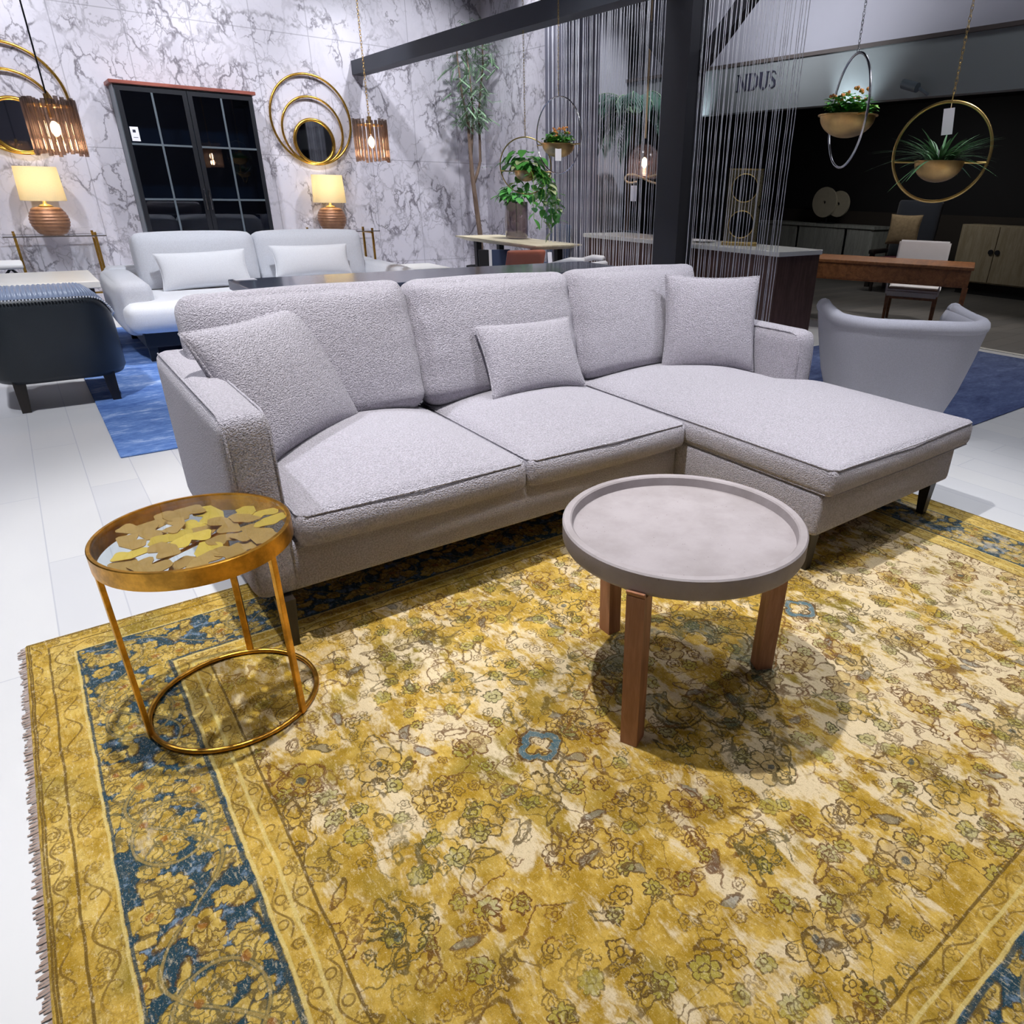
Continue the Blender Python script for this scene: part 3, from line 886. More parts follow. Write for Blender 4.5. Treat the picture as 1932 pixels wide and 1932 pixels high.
# ================================================================== sectional sofa
ZB = 0.013
def sectional():
    th = thing('sectional_sofa', 'lilac grey boucle sectional sofa with a chaise on its right end', 'sofa', (1.65, 2.2, ZB))
    bo = M['boucle']
    z = lambda v: v
    # base
    b = MB()
    b.box((0.33, 1.955, 0.175), (2.02, 2.93, 0.335), 0.018, 3)
    b.box((2.022, 1.235, 0.175), (2.995, 2.93, 0.345), 0.022, 3)
    b.build('base', bo, th, world=True)
    b = MB(); b.box((0.36, 2.86, 0.33), (2.95, 2.97, 0.73), 0.035, 4); b.build('back_frame', bo, th, world=True)
    # arms: rounded over at the front
    def arm(x0, x1, y0, y1, ztop):
        b = MB()
        def fn(p, a):
            return p
        b.soft((x1 - x0, y1 - y0, ztop - 0.175), 0.042, (0.004, 0.004, 0.006), (6, 20, 14), Matrix.Translation(((x0 + x1) / 2, (y0 + y1) / 2, (ztop + 0.175) / 2)))
        o = b.build('arm', bo, th, world=True, angle=0)
        e = MB()
        for xx in (x0 + 0.012, x1 - 0.012):
            pts = [(xx, y1 - 0.05, ztop - 0.006), (xx, y0 + 0.07, ztop - 0.006), (xx, y0 + 0.032, ztop - 0.018), (xx, y0 + 0.012, ztop - 0.05), (xx, y0 + 0.008, ztop - 0.12), (xx, y0 + 0.008, 0.20)]
            e.tube(pts, 0.0035, 6)
        e.build('seam', bo, o, world=True, angle=0)
        return o
    arm(0.300, 0.435, 1.938, 2.96, 0.742)
    arm(2.860, 2.995, 2.010, 2.96, 0.700)
    # seat cushions
    def seat(x0, x1, y0, y1, z0, z1, crown, name, extra=None):
        b = MB()
        b.soft((x1 - x0, y1 - y0, z1 - z0), 0.030, (0.006, 0.010, crown), (22, 22, 6), Matrix.Translation(((x0 + x1) / 2, (y0 + y1) / 2, (z0 + z1) / 2)))
        if extra:
            e0, e1 = extra
            b.soft((e1[0] - e0[0], e1[1] - e0[1], e1[2] - e0[2]), 0.030, (0.0, 0.0, 0.012), (8, 14, 6), Matrix.Translation([(p + q) / 2 for p, q in zip(e0, e1)]))
        o = b.build(name, bo, th, world=True, angle=0)
        e = MB()
        zz = z1 - 0.007
        i = 0.007
        e.tube([(x0 + i, y1 - .05, zz), (x0 + i, y0 + .03, zz), (x0 + .03, y0 + i, zz), ((x0 + x1) / 2, y0 - .002, zz), (x1 - .03, y0 + i, zz), (x1 - i, y0 + .03, zz), (x1 - i, y1 - .05, zz)], 0.0032, 6)
        e.tube([(x0 + i, y1 - .05, z0 + .012), (x0 + i, y0 + .03, z0 + .012), (x0 + .03, y0 + i, z0 + .012), (x1 - .03, y0 + i, z0 + .012), (x1 - i, y0 + .03, z0 + .012), (x1 - i, y1 - .05, z0 + .012)], 0.0034, 6)
        e.build('piping', bo, o, world=True, angle=0)
        return o
    seat(0.440, 1.228, 1.895, 2.86, 0.333, 0.442, 0.072, 'seat_cushion')
    seat(1.233, 2.012, 1.895, 2.86, 0.333, 0.442, 0.072, 'seat_cushion')
    # chaise cushion: full width in front, notched round the right arm
    b = MB()
    def notch(p, a):
        # pull the right side in behind the arm front
        wy = p.y + 2.03
        if p.x > 0:
            k = max(0.0, min(1.0, (wy - 1.93) / 0.09)); k = k * k * (3 - 2 * k)
            p.x *= 1 - k * (0.175 / 0.51)
        return p
    b.soft((1.02, 1.66, 0.112), 0.032, (0.008, 0.010, 0.070), (24, 44, 6), Matrix.Translation((2.528, 2.03, 0.393)), notch)
    co = b.build('chaise_cushion', bo, th, world=True, angle=0)
    e = MB()
    x0, x1, y0 = 2.018, 3.038, 1.20
    for zz, r in ((0.443, .0034), (0.348, .003)):
        e.tube([(x0 + .006, 2.80, zz), (x0 + .006, y0 + .03, zz), (x0 + .03, y0 + .006, zz), (2.528, y0 - .003, zz), (x1 - .03, y0 + .006, zz), (x1 - .006, y0 + .03, zz), (x1 - .006, 1.90, zz)], r, 6)
    e.build('piping', bo, co, world=True, angle=0)
    # back cushions
    def back(x0, x1, name='back_cushion', lift=0.0, twist=0.0, tilt=15):
        b = MB()
        w = x1 - x0
        Mx = Matrix.Translation(((x0 + x1) / 2, 2.73, 0.695 + lift)) @ Euler((R(-tilt), R(twist), 0)).to_matrix().to_4x4()
        rr = random.Random(int(x0 * 100))
        k1, k2 = rr.uniform(4, 8), rr.uniform(0, 6)
        def fn(p, a):
            # ears at the top corners, slack creases on the sides
            p.z += 0.016 * abs(a[0]) ** 6 * max(0, a[2])
            p.y += 0.004 * math.sin(k1 * a[2] * 2 + k2) * abs(a[0]) ** 3 - 0.012 * (1 - a[2]) * 0.5 * (1 - a[0] ** 2)
            return p
        b.soft((w, 0.17, 0.50), 0.062, (0.010, 0.036, 0.016), (22, 10, 18), Mx, fn)
        o = b.build(name, bo, th, world=True, angle=0)
    back(0.385, 1.196, lift=0.0, twist=-0.8)
    back(1.206, 2.004, twist=0.3)
    back(2.014, 2.850, twist=0.4)
    # legs: tapered, dark
    for x, y in ((0.375, 1.935), (0.375, 2.88), (2.075, 1.290), (2.935, 1.290), (2.935, 2.88), (1.22, 2.88)):
        sx = 1 if x < 1.5 else -1
        MB().taper((x, y, 0.0), (.030, .030), (x, y, 0.178), (.050, .050)).build('leg', M['dark_leg'], th, False, world=True)
    return th
sectional()

def throw(name, label, c, u, v, w, h, t, mat=None, group=None, pinch=0.07):
    u = Vector(u).normalized()
    b = MB(); b.pillow(w, h, t, pinch)
    th = b.build(name, mat or M['boucle'], None, True, angle=0)
    Mx = frame(c, u, v)
    th.matrix_world = Mx
    e = MB(); e.pillow_edge(w, h, pinch, 0.0055)
    e.build('piping', mat or M['boucle'], th, True, angle=0)
    tag(th, label, 'pillow', group)
    return th
throw('throw_pillow', 'large boucle pillow leaning on the left sofa arm', (0.612, 2.505, 0.682), (0.82, 0.57, 0.03), (-0.36, 0.30, 0.88), 0.53, 0.46, 0.17)
throw('throw_pillow', 'small oblong boucle pillow at the middle of the sofa', (1.668, 2.53, 0.632), (1, 0.0, -0.01), (0.05, 0.45, 0.88), 0.485, 0.315, 0.14)
throw('throw_pillow', 'square boucle pillow propped in the right corner of the sofa above the chaise', (2.675, 2.43, 0.700), (0.80, -0.60, 0.0), (0.13, 0.17, 0.97), 0.47, 0.46, 0.16)

# ================================================================== coffee table
def coffee():
    cx, cy = 1.207, 1.124
    th = thing('coffee_table', 'round concrete tray coffee table on three brown wooden legs', 'coffee table', (cx, cy, ZB))
    zt, Ro = 0.513, 0.318
    p = [(0, zt - .062), (Ro - .014, zt - .062), (Ro - .004, zt - .055), (Ro, zt - .045), (Ro, zt - .004), (Ro - .004, zt), (Ro - .020, zt), (Ro - .024, zt - .004), (Ro - .027, zt - .028), (Ro - .040, zt - .034), (0, zt - .034)]
    MB().lathe(p, n=96).build('tray_top', M['concrete'], th, angle=35)
    for px, py in ((0.945, 0.995), (1.215, 1.428), (1.492, 0.985)):
        d = Vector((px - cx, py - cy, 0)).normalized()
        s = Vector((-d.y, d.x, 0))
        b = MB()
        def post(r0, r1, z0, z1, w):
            vs = []
            for zz, sp in ((z0, -.008), (z1, 0)):
                for rr_, sd in ((r0 + sp, -1), (r1 + sp, -1), (r1 + sp, 1), (r0 + sp, 1)):
                    vs.append(b.bm.verts.new(d * rr_ + s * sd * w / 2 + Vector((0, 0, zz))))
            b.bm.faces.new(vs[3::-1]); b.bm.faces.new(vs[4:])
            for i in range(4):
                j = (i + 1) % 4
                b.bm.faces.new((vs[i], vs[j], vs[4 + j], vs[4 + i]))
        post(0.272, 0.322, 0.0, zt - .064, 0.046)
        post(0.3195, 0.327, zt - .066, zt - .050, 0.046)
        bmesh.ops.recalc_face_normals(b.bm, faces=b.bm.faces)
        b.build('leg', M['elm'], th, False)
coffee()

# ================================================================== gold leaf side table
def goldtable():
    cx, cy = 0.172, 1.768
    th = thing('side_table', 'round gold side table with gilded leaves under its glass top', 'side table', (cx, cy, ZB))
    zt, Ro = 0.522, 0.220
    MB().lathe([(Ro - .006, zt - .046), (Ro, zt - .044), (Ro, zt), (Ro - .002, zt + .002), (Ro - .009, zt + .002), (Ro - .010, zt - .046), (Ro - .006, zt - .046)], n=96).build('rim', M['gold'], th, angle=35)
    MB().lathe([(0, zt - .006), (Ro - .011, zt - .006), (Ro - .011, zt), (0, zt)], n=64).build('glass_top', M['glass'], th, angle=35)
    rr = random.Random(11)
    def ginkgo(r, z, x, y, rot, tilt, notch):
        pts = [(0, 0)]
        n = 20
        spread = R(150)
        for i in range(n + 1):
            f = i / n
            a = -spread / 2 + spread * f
            q = r * (1 + .05 * math.sin(9 * a)) * (1 - notch * math.exp(-((f - .5) / .10) ** 2)) * (0.72 + .28 * math.sin(PI * f) ** .7)
            pts.append((q * math.sin(a), q * math.cos(a)))
        b = MB(); b.prism(pts, -.0008, .0008)
        Mx = Matrix.Translation((x, y, z)) @ Euler((tilt[0], tilt[1], rot)).to_matrix().to_4x4() @ Matrix.Translation((0, -r * .5, 0))
        bmesh.ops.transform(b.bm, matrix=Mx, verts=b.bm.verts)
        b.build('leaf', M['gold_leaf'] if rr.random() < .4 else M['gold_leaf_dull'], th, False)
    pts = []
    for k in range(400):
        a = rr.random() * 2 * PI; q = 0.175 * math.sqrt(rr.random())
        x, y = q * math.cos(a), q * math.sin(a)
        if all((x - u) ** 2 + (y - v) ** 2 > 0.048 ** 2 for u, v in pts):
            pts.append((x, y))
    for i, (x, y) in enumerate(pts[:36]):
        r = rr.uniform(.052, .078)
        m = 0.206 - math.hypot(x, y)
        ginkgo(min(r, m * 1.5 + .01), zt - .012 - .005 * (i % 3), x, y, rr.random() * 6.28, (rr.uniform(-.10, .10), rr.uniform(-.10, .10)), rr.choice([0, .35, .5, .2]))
    # cross bars that carry the leaves
    for a in (0.5, 0.5 + PI / 2):
        MB().tube([((Ro - .012) * math.cos(a), (Ro - .012) * math.sin(a), zt - .040), (-(Ro - .012) * math.cos(a), -(Ro - .012) * math.sin(a), zt - .040)], .004, 6).build('crossbar', M['gold'], th)
    MB().ring((0, 0, 0.007), 0.208, 0.007, (1, 0, 0), (0, 1, 0), 80, 8).build('base_ring', M['gold'], th, angle=0)
    for a in (R(188), R(-53), R(66)):
        d = Vector((math.cos(a), math.sin(a), 0))
        p0 = d * 0.210; p1 = d * 0.212
        b = MB(); b.box((-.0085, -.006, 0.004), (.0085, .006, zt - .044), .0015, 1)
        Mx = Matrix.Translation(p1) @ Matrix.Rotation(a + PI / 2, 4, 'Z')
        bmesh.ops.transform(b.bm, matrix=Mx, verts=b.bm.verts)
        b.build('leg', M['gold'], th, False)
goldtable()
# ================================================================== black leather barrel chair + grey barrel chair
def u_plan(hw, depth, rad, n=10):
    """U open towards +y: front-left, round the back (y=0), to front-right; with outward normals"""
    pts = []
    for i in range(6): pts.append((-hw, depth + (rad - depth) * i / 6))
    for i in range(n + 1):
        a = PI + (PI / 2) * i / n
        pts.append((-hw + rad + rad * math.cos(a), rad + rad * math.sin(a)))
    for i in range(1, 6): pts.append((-hw + rad + (2 * hw - 2 * rad) * i / 6, 0))
    for i in range(n + 1):
        a = 1.5 * PI + (PI / 2) * i / n
        pts.append((hw - rad + rad * math.cos(a), rad + rad * math.sin(a)))
    for i in range(1, 7): pts.append((hw, rad + (depth - rad) * i / 6))
    return pts
def normals(pts):
    out = []
    for i in range(len(pts)):
        a = pts[max(0, i - 1)]; b = pts[min(len(pts) - 1, i + 1)]
        d = Vector((b[0] - a[0], b[1] - a[1])).normalized()
        out.append(Vector((-d.y, d.x)) * -1)      # outward (away from the seat)
    return out
def loft(b, loops, closed_ends=True):
    rows = [[b.bm.verts.new(p) for p in L] for L in loops]
    for A, B in zip(rows, rows[1:]):
        for i in range(len(A) - 1):
            b.bm.faces.new((A[i], A[i + 1], B[i + 1], B[i]))
    if closed_ends:
        try:
            b.bm.faces.new([r[0] for r in rows]); b.bm.faces.new([r[-1] for r in rows][::-1])
        except ValueError: pass
    bmesh.ops.recalc_face_normals(b.bm, faces=b.bm.faces)

def subdiv(pts, k):
    out = []
    for a, c in zip(pts, pts[1:]):
        for i in range(k): out.append((a[0] + (c[0] - a[0]) * i / k, a[1] + (c[1] - a[1]) * i / k))
    out.append(pts[-1]); return out

def black_chair():
    th = thing('armchair', 'black leather tub chair with a nailhead edge seen from behind at the left', 'armchair', (0.045, 5.24, ZB))
    pts = u_plan(0.345, 0.66, 0.20); nr = normals(pts)
    def drop(y):
        q = max(0.0, min(1.0, y / .20)); return (.13 * q * q * (3 - 2 * q) + .22 * max(0, y - .20)) / .22
    def loop(z, inset, zf=0.0):
        # inset > 0 goes towards the seat; arms a little lower in front
        return [(p[0] - n.x * inset, p[1] - n.y * inset, z - zf * drop(p[1])) for p, n in zip(pts, nr)]
    b = MB(); loft(b, [loop(0.175, .06), loop(0.165, .02), loop(0.20, 0.0), loop(0.45, 0.0, .06), loop(0.60, 0.003, .19), loop(0.648, 0.008, .22), loop(0.655, 0.03, .22)], False)
    b.build('shell', M['leather_black'], th, angle=0)
    # pleated rim
    P2 = subdiv(pts, 8); N2 = normals(P2)
    def loop2(z, inset, amp):
        return [(p[0] - n.x * (inset), p[1] - n.y * inset, z - .22 * drop(p[1]) + amp * abs(math.sin(i * PI / 4))) for i, (p, n) in enumerate(zip(P2, N2))]
    b = MB(); loft(b, [loop2(.650, .004, .0), loop2(.668, .010, .008), loop2(.695, .045, .010), loop2(.712, .085, .010), loop2(.700, .125, .008), loop2(.62, .135, .0), loop2(.42, .12, .0)], True)
    b.build('channelled_rim', M['leather_blue'], th, angle=0)
    b = MB(); b.prism([(x * .62, .10 + y * .93) for x, y in u_plan(0.34, 0.66, .18)], .20, .43); b.build('seat', M['leather_black'], th)
    # nailheads
    b = MB()
    L = loop(0.646, -0.007, .22)
    acc = 0
    for a, c in zip(L, L[1:]):
        a = Vector(a); c = Vector(c); n = max(1, int((c - a).length / .0145))
        for i in range(n): b.blob(a.lerp(c, i / n), .0062, 1)
    b.build('nailhead_trim', M['nailhead'], th)
    for x, y in ((-.235, .08), (.237, .08), (-.25, .60), (.25, .60)):
        MB().taper((x, y, 0.0 if x > 0 else -ZB), (.046, .046), (x * .96, y, .19), (.066, .066)).build('leg', M['dark_leg'], th, False)
black_chair()

def grey_chair():
    d = Vector((0.70, 0.71, 0)).normalized()
    rz = math.atan2(d.y, d.x) - PI / 2
    th = thing('armchair', 'pale grey velvet barrel chair behind the chaise at the right', 'armchair', (3.67, 1.84, 0), rz)
    pts = u_plan(0.42, 0.66, 0.26); nr = normals(pts)
    def loop(z, inset, lift=0.0, flare=0.0):
        out = []
        for p, n in zip(pts, nr):
            fr = max(0, p[1] - .36) / .30
            out.append((p[0] - n.x * (inset - flare * fr * fr), p[1] - n.y * (inset - flare * fr * fr), z + lift * fr ** 2))
        return out
    b = MB()
    loft(b, [loop(.10, .17), loop(.14, .13), loop(.30, .075), loop(.50, .03), loop(.64, .004), loop(.675, .004), loop(.690, .018), loop(.694, .05), loop(.68, .085), loop(.62, .105, .02, .0), loop(.42, .13)], True)
    b.build('shell', M['velvet'], th, angle=0)
    b = MB(); rp = [(p[0] - n.x * .035, p[1] - n.y * .035, .668 + .012 * (max(0, p[1] - .36) / .3) ** 2) for p, n in zip(pts, nr)]
    b.tube(rp, .042, 12); b.blob(rp[0], .0455, 2); b.blob(rp[-1], .0455, 2); b.build('rim_roll', M['velvet'], th, angle=0)
    b = MB(); b.prism([(x * .66, .12 + y * .86) for x, y in u_plan(0.42, 0.66, .24)], .22, .45); b.build('seat', M['velvet'], th)
    for x, y in ((-.22, .16), (.22, .16), (-.22, .60), (.22, .60)):
        MB().taper((x, y, 0), (.028, .028), (x, y, .23), (.04, .04)).build('leg', M['dark_leg'], th, False)
grey_chair()

# ================================================================== pale sofa at the back left
def pale_sofa():
    th = thing('sofa', 'pale grey two seat sofa against the marble wall at the back left', 'sofa', (1.72, 6.9, ZB))
    def soft(name, lo, hi, r, crown, mat='linen', rot=0, n=(14, 14, 8)):
        b = MB()
        c = [(a + q) / 2 for a, q in zip(lo, hi)]
        b.soft([q - a for a, q in zip(lo, hi)], r, crown, n, Matrix.Translation(c) @ Matrix.Rotation(R(rot), 4, 'X'))
        return b.build(name, M[mat], th, world=True, angle=0)
    b = MB(); b.box((.62, 6.33, .12), (2.80, 7.5, .24)); b.build('base', M['black_metal'], th, False, world=True)
    soft('seat_cushion', (.535, 6.22, .235), (2.82, 7.25, .452), .075, (.01, .02, .02), 'linen_white', n=(24, 14, 8))
    soft('arm', (.515, 6.40, .20), (.76, 7.55, .595), .07, (.02, .01, .02))
    soft('arm', (2.70, 6.40, .20), (2.96, 7.55, .595), .07, (.02, .01, .02))
    soft('back_cushion', (.775, 7.05, .44), (1.712, 7.33, .885), .06, (.01, .04, .02), rot=-10)
    soft('back_cushion', (1.722, 7.05, .44), (2.70, 7.33, .885), .06, (.01, .04, .02), rot=-10)
    b = MB(); b.box((.56, 7.30, .20), (2.92, 7.58, .62), .05, 3); b.build('back_frame', M['linen'], th, world=True)
    for x in (.66, 2.76):
        for y in (6.38, 7.45):
            b = MB(); b.box((x - .03, y - .03, 0), (x + .03, y + .03, .13)); b.build('leg', M['black_metal'], th, False, world=True)
pale_sofa()
throw('throw_pillow', 'long pale lumbar pillow on the left seat of the pale sofa', (1.235, 6.90, .615), (1, -.02, .03), (0, .25, .95), .70, .295, .17, M['linen_white'])
throw('throw_pillow', 'long pale lumbar pillow on the right seat of the pale sofa', (2.14, 6.90, .655), (1, 0, 0), (0, .25, .95), .70, .27, .17, M['linen_white'])

# ================================================================== black sideboard behind the sectional
def sideboard():
    th = thing('sideboard', 'long low navy black sideboard right behind the sectional sofa', 'sideboard', (2.16, 4.2, ZB))
    x0, x1, y0, y1 = .905, 3.42, 3.90, 4.47
    b = MB(); b.box((x0 + .012, y0 + .02, .10), (x1 - .012, y1 - .01, .745)); b.build('body', M['navy_lacquer'], th, False, world=True)
    b = MB(); b.box((x0, y0, .745), (x1, y1, .80), .004, 1); b.build('top', M['navy_lacquer'], th, False, world=True)
    b = MB(); b.box((x0 + .06, y0 + .05, ZB), (x1 - .06, y1 - .05, .10)); b.build('plinth', M['black_metal'], th, False, world=True)
    n = 4
    for i in range(n):
        a = x0 + .03 + (x1 - x0 - .06) * i / n; c = a + (x1 - x0 - .06) / n - .006
        d = MB(); d.box((a, y0 + .004, .13), (c, y0 + .02, .735), .002, 1); d.build('door', M['navy_lacquer'], th, False, world=True)
sideboard()
b = MB(); b.box((-.055, -.035, 0), (.055, .035, .002)); o = b.build('price_tag', M['paper'], None, False); o.location = (.985, 4.42, .8005)
tag(o, 'small white card lying on the left end of the dark sideboard', 'tag')

# ================================================================== glazed cabinet
def cabinet():
    x0, x1, y0, y1, zt = 1.14, 2.405, 8.95, 9.285, 2.125
    th = thing('display_cabinet', 'tall black cabinet with gridded dark glass doors against the marble wall', 'cabinet', ((x0 + x1) / 2, (y0 + y1) / 2, 0))
    b = MB()
    b.box((x0, y0 + .022, 0.0), (x0 + .03, y1, zt)); b.box((x1 - .03, y0 + .022, 0), (x1, y1, zt)); b.box((x0, y1 - .02, 0), (x1, y1, zt)); b.box((x0 + .03, y0 + .022, 0), (x1 - .03, y1 - .02, .10)); b.box((x0 + .03, y0 + .022, zt - .03), (x1 - .03, y1 - .02, zt))
    b.build('body', M['steel_black'], th, False, world=True)
    b = MB(); b.box((x0 - .03, y0 - .02, zt), (x1 + .03, y1, zt + .032), .004, 1); b.build('top', M['copper_wood'], th, False, world=True)
    for z in (.62, 1.115, 1.615):
        b = MB(); b.box((x0 + .03, y0 + .03, z - .01), (x1 - .03, y1 - .02, z + .01)); b.build('shelf', M['steel_black'], th, False, world=True)
    xm = (x0 + x1) / 2
    for k, (a, c) in enumerate(((x0 + .006, xm - .003), (xm + .003, x1 - .006))):
        b = MB(); f = .042
        b.box((a, y0, .08), (a + f, y0 + .02, zt - .012)); b.box((c - f, y0, .08), (c, y0 + .02, zt - .012)); b.box((a + f, y0, .08), (c - f, y0 + .02, .08 + f)); b.box((a + f, y0, zt - .012 - f), (c - f, y0 + .02, zt - .012))
        d = b.build('door', M['black_metal'], th, False, world=True)
        b = MB(); m_ = (a + c) / 2
        b.box((m_ - .009, y0 - .001, .08 + f), (m_ + .009, y0 + .016, zt - .012 - f))
        for z in (.62, 1.115, 1.615): b.box((a + f, y0 - .001, z - .009), (m_ - .009, y0 + .016, z + .009)); b.box((m_ + .009, y0 - .001, z - .009), (c - f, y0 + .016, z + .009))
        b.build('muntins', M['steel_black'], d, False, world=True)
        b = MB(); b.box((a + f, y0 + .007, .08 + f), (c - f, y0 + .011, zt - .012 - f)); b.build('glass_pane', M['glass_dark'], d, False, world=True)
        hx = c - .02 if k == 0 else a + .02
        b = MB(); b.tube([(hx, y0 - .028, 1.02), (hx, y0 - .028, 1.22)], .006, 8); b.box((hx - .004, y0 - .03, 1.03), (hx + .004, y0, 1.04)); b.box((hx - .004, y0 - .03, 1.20), (hx + .004, y0, 1.21)); b.build('handle', M['chrome'], d, world=True)
cabinet()
th = thing('price_tag', 'white price card stuck on the upper left pane of the glazed cabinet', 'tag', (1.235, 8.955, 1.64))
b = MB(); b.box((-.036, -.003, 0), (.036, 0, .125)); b.build('card', M['paper'], th, False)
b = MB(); b.box((-.016, -.004, .075), (.010, -.003, .10)); b.build('printed_mark', M['ink'], th, False)
b = MB(); b.box((-.02, -.004, .03), (.02, -.003, .034)); b.build('printed_line', M['ink'], th, False)

# ================================================================== consoles, lamps and mirrors on the marble wall
def console(x0, x1, label):
    y0, y1, z = 8.88, 9.22, .785
    th = thing('console_table', label, 'console table', ((x0 + x1) / 2, 9.05, 0), group=None)
    w = x1 - x0
    b = MB(); b.box((-w / 2, -.17, z - .008), (w / 2, .17, z), .003, 1); b.build('glass_top', M['glass'], th, False)
    for y in (-.172, .172):
        e = MB(); e.box((-w / 2, y - .002, z - .009), (w / 2, y + .002, z + .001)); e.build('top_edge', M['dark_trim'], th, False)
    hx = w / 2 - .09
    for s in (-1, 1):
        for z0, z1 in ((z - .03, z - .008), (0, .018)):
            b = MB(); b.box((s * hx - .011, -.16, z0), (s * hx + .011, .16, z1)); b.build('side_rail', M['mirror_gold'], th, False)
    b = MB(); b.box((-hx, .14, .20), (hx, .16, .218)); b.build('stretcher', M['mirror_gold'], th, False)
    for s in (-1, 1):
        for y in (-.15, .15):
            b = MB(); b.box((s * hx - .011, y - .011, .018), (s * hx + .011, y + .011, z + .03)); b.build('leg', M['mirror_gold'], th, False)
    return th
console(-.06, .765, 'gold legged glass console table at the far left under a lamp')
console(2.76, 3.63, 'gold legged glass console table behind the right end of the pale sofa')

def lamp(loc, label):
    th = thing('table_lamp', label, 'lamp', loc)
    prof = [(0, 0), (.085, 0), (.09, .006)]
    n = 8
    for i in range(n * 6 + 1):
        f = i / (n * 6)
        r = .088 + .072 * math.sin(PI * (f * .86 + .06)) ** .8
        prof.append((r + .006 * abs(math.sin(f * n * PI)), .008 + f * .235))
    prof += [(.075, .25), (0, .25)]
    MB().lathe(prof, n=40).build('base', M['lamp_base'], th, angle=0)
    MB().lathe([(0, .248), (.07, .25), (.045, .268), (.016, .278), (.014, .36), (0, .36)], n=20).build('neck', M['brass'], th, angle=0)
    MB().lathe([(.186, .305), (.172, .60), (.168, .60), (.182, .305), (.186, .305)], n=48).build('lamp_shade', M['shade'], th, angle=60)
    b = MB(); b.blob((0, 0, .43), .03, 2, (1, 1, 1.3)); b.build('bulb', M['bulb_warm'], th)
    return th
M['bulb_warm'] = glow('bulb_warm', (1.0, 0.82, 0.6, 1), 12.0)
lamp((.345, 9.05, .788), 'cream shaded lamp with a ridged copper base on the far left console')
lamp((3.115, 9.05, .788), 'cream shaded lamp with a ridged copper base behind the pale sofa')

M['mirror'] = None
def mirror_mat():
    t = NT('mirror')
    nz = t.noise(t.obj(), 4.0)
    t.bsdf(t.mix(nz.outputs[0], (.60, .62, .66, 1), (.64, .66, .70, 1)), .03, 1.0)
    return t.m
M['mirror'] = mirror_mat()
def ring_mirror(x, label):
    th = thing('wall_mirror', label, 'mirror', (x, 9.275, 1.50))
    for rad in (.455, .345):
        b = MB(); b.ring((.0, -.015, rad), rad, .013, (1, 0, 0), (0, 0, 1), 72, 8); b.build('ring', M['mirror_gold'], th, angle=0)
    b = MB(); b.ring((0, -.02, .235), .225, .019, (1, 0, 0), (0, 0, 1), 64, 8); b.build('mirror_frame', M['mirror_gold'], th, angle=0)
    Mx = Matrix.Translation((0, -.014, .235)) @ Matrix.Rotation(R(90), 4, 'X')
    b = MB(); b.lathe([(0, -.012), (.222, -.012), (.222, 0), (0, 0)], n=56, M=Mx); b.build('mirror_glass', M['mirror'], th, angle=30)
ring_mirror(.325, 'gold mirror of three nested rings behind the left drum pendant')
ring_mirror(3.10, 'gold mirror of three nested rings right of the glazed cabinet')

def chain(b, p0, p1, r=.0022, link=.022):
    p0 = Vector(p0); p1 = Vector(p1); L = (p1 - p0).length; n = max(2, int(L / (link * .8)))
    d = (p1 - p0) / L
    for i in range(n):
        c = p0 + d * L * (i + .5) / n
        u = Vector((1, 0, 0)) if i % 2 else Vector((0, 1, 0))
        pts = [c + d * link * .62 * math.sin(a) + u * link * .26 * math.cos(a) for a in [2 * PI * k / 8 for k in range(8)]]
        b.tube(pts, r, 4, closed=True)

def drum(c, label, with_chain):
    th = thing('pendant_lamp', label, 'pendant lamp', c)
    r, h = .125, .29
    b = MB(); rr = random.Random(5)
    n = 24
    for k in range(n):
        a = 2 * PI * k / n
        dz = rr.uniform(-.008, .016)
        x, y = r * math.cos(a), r * math.sin(a)
        b.tube([(x, y, -h / 2 + dz), (x, y, h / 2 + dz)], .0118, 8, caps=False)
    b.build('glass_shade', M['glass_smoke'], th, angle=0)
    b = MB(); b.ring((0, 0, h / 2 - .03), r - .016, .004, (1, 0, 0), (0, 1, 0), 40, 6); b.tube([(-r + .016, 0, h / 2 - .03), (r - .016, 0, h / 2 - .03)], .004, 6); b.tube([(0, -r + .016, h / 2 - .03), (0, r - .016, h / 2 - .03)], .004, 6); b.build('frame', M['brass_soft'], th)
    b = MB(); b.tube([(0, 0, .05), (0, 0, h / 2 + .03)], .016, 10); b.build('lamp_holder', M['brass_soft'], th)
    b = MB(); b.blob((0, 0, -.005), .026, 2, (1, 1, 1.6)); b.build('bulb', M['bulb'], th)
    b = MB()
    top = 4.3 - c[2]
    if with_chain: chain(b, (0, 0, h / 2 + .03), (0, 0, top), .0018, .026)
    else: b.tube([(0, 0, h / 2 + .03), (0, 0, top)], .005, 6)
    b.build('hanging_cord' if not with_chain else 'hanging_chain', M['black_metal'] if not with_chain else M['brass_soft'], th)
drum((.375, 5.69, 1.565), 'smoked glass tube drum pendant in front of the left ring mirror', False)
drum((2.50, 6.10, 1.612), 'smoked glass tube drum pendant hanging over the pale sofa right of the ring mirror', True)

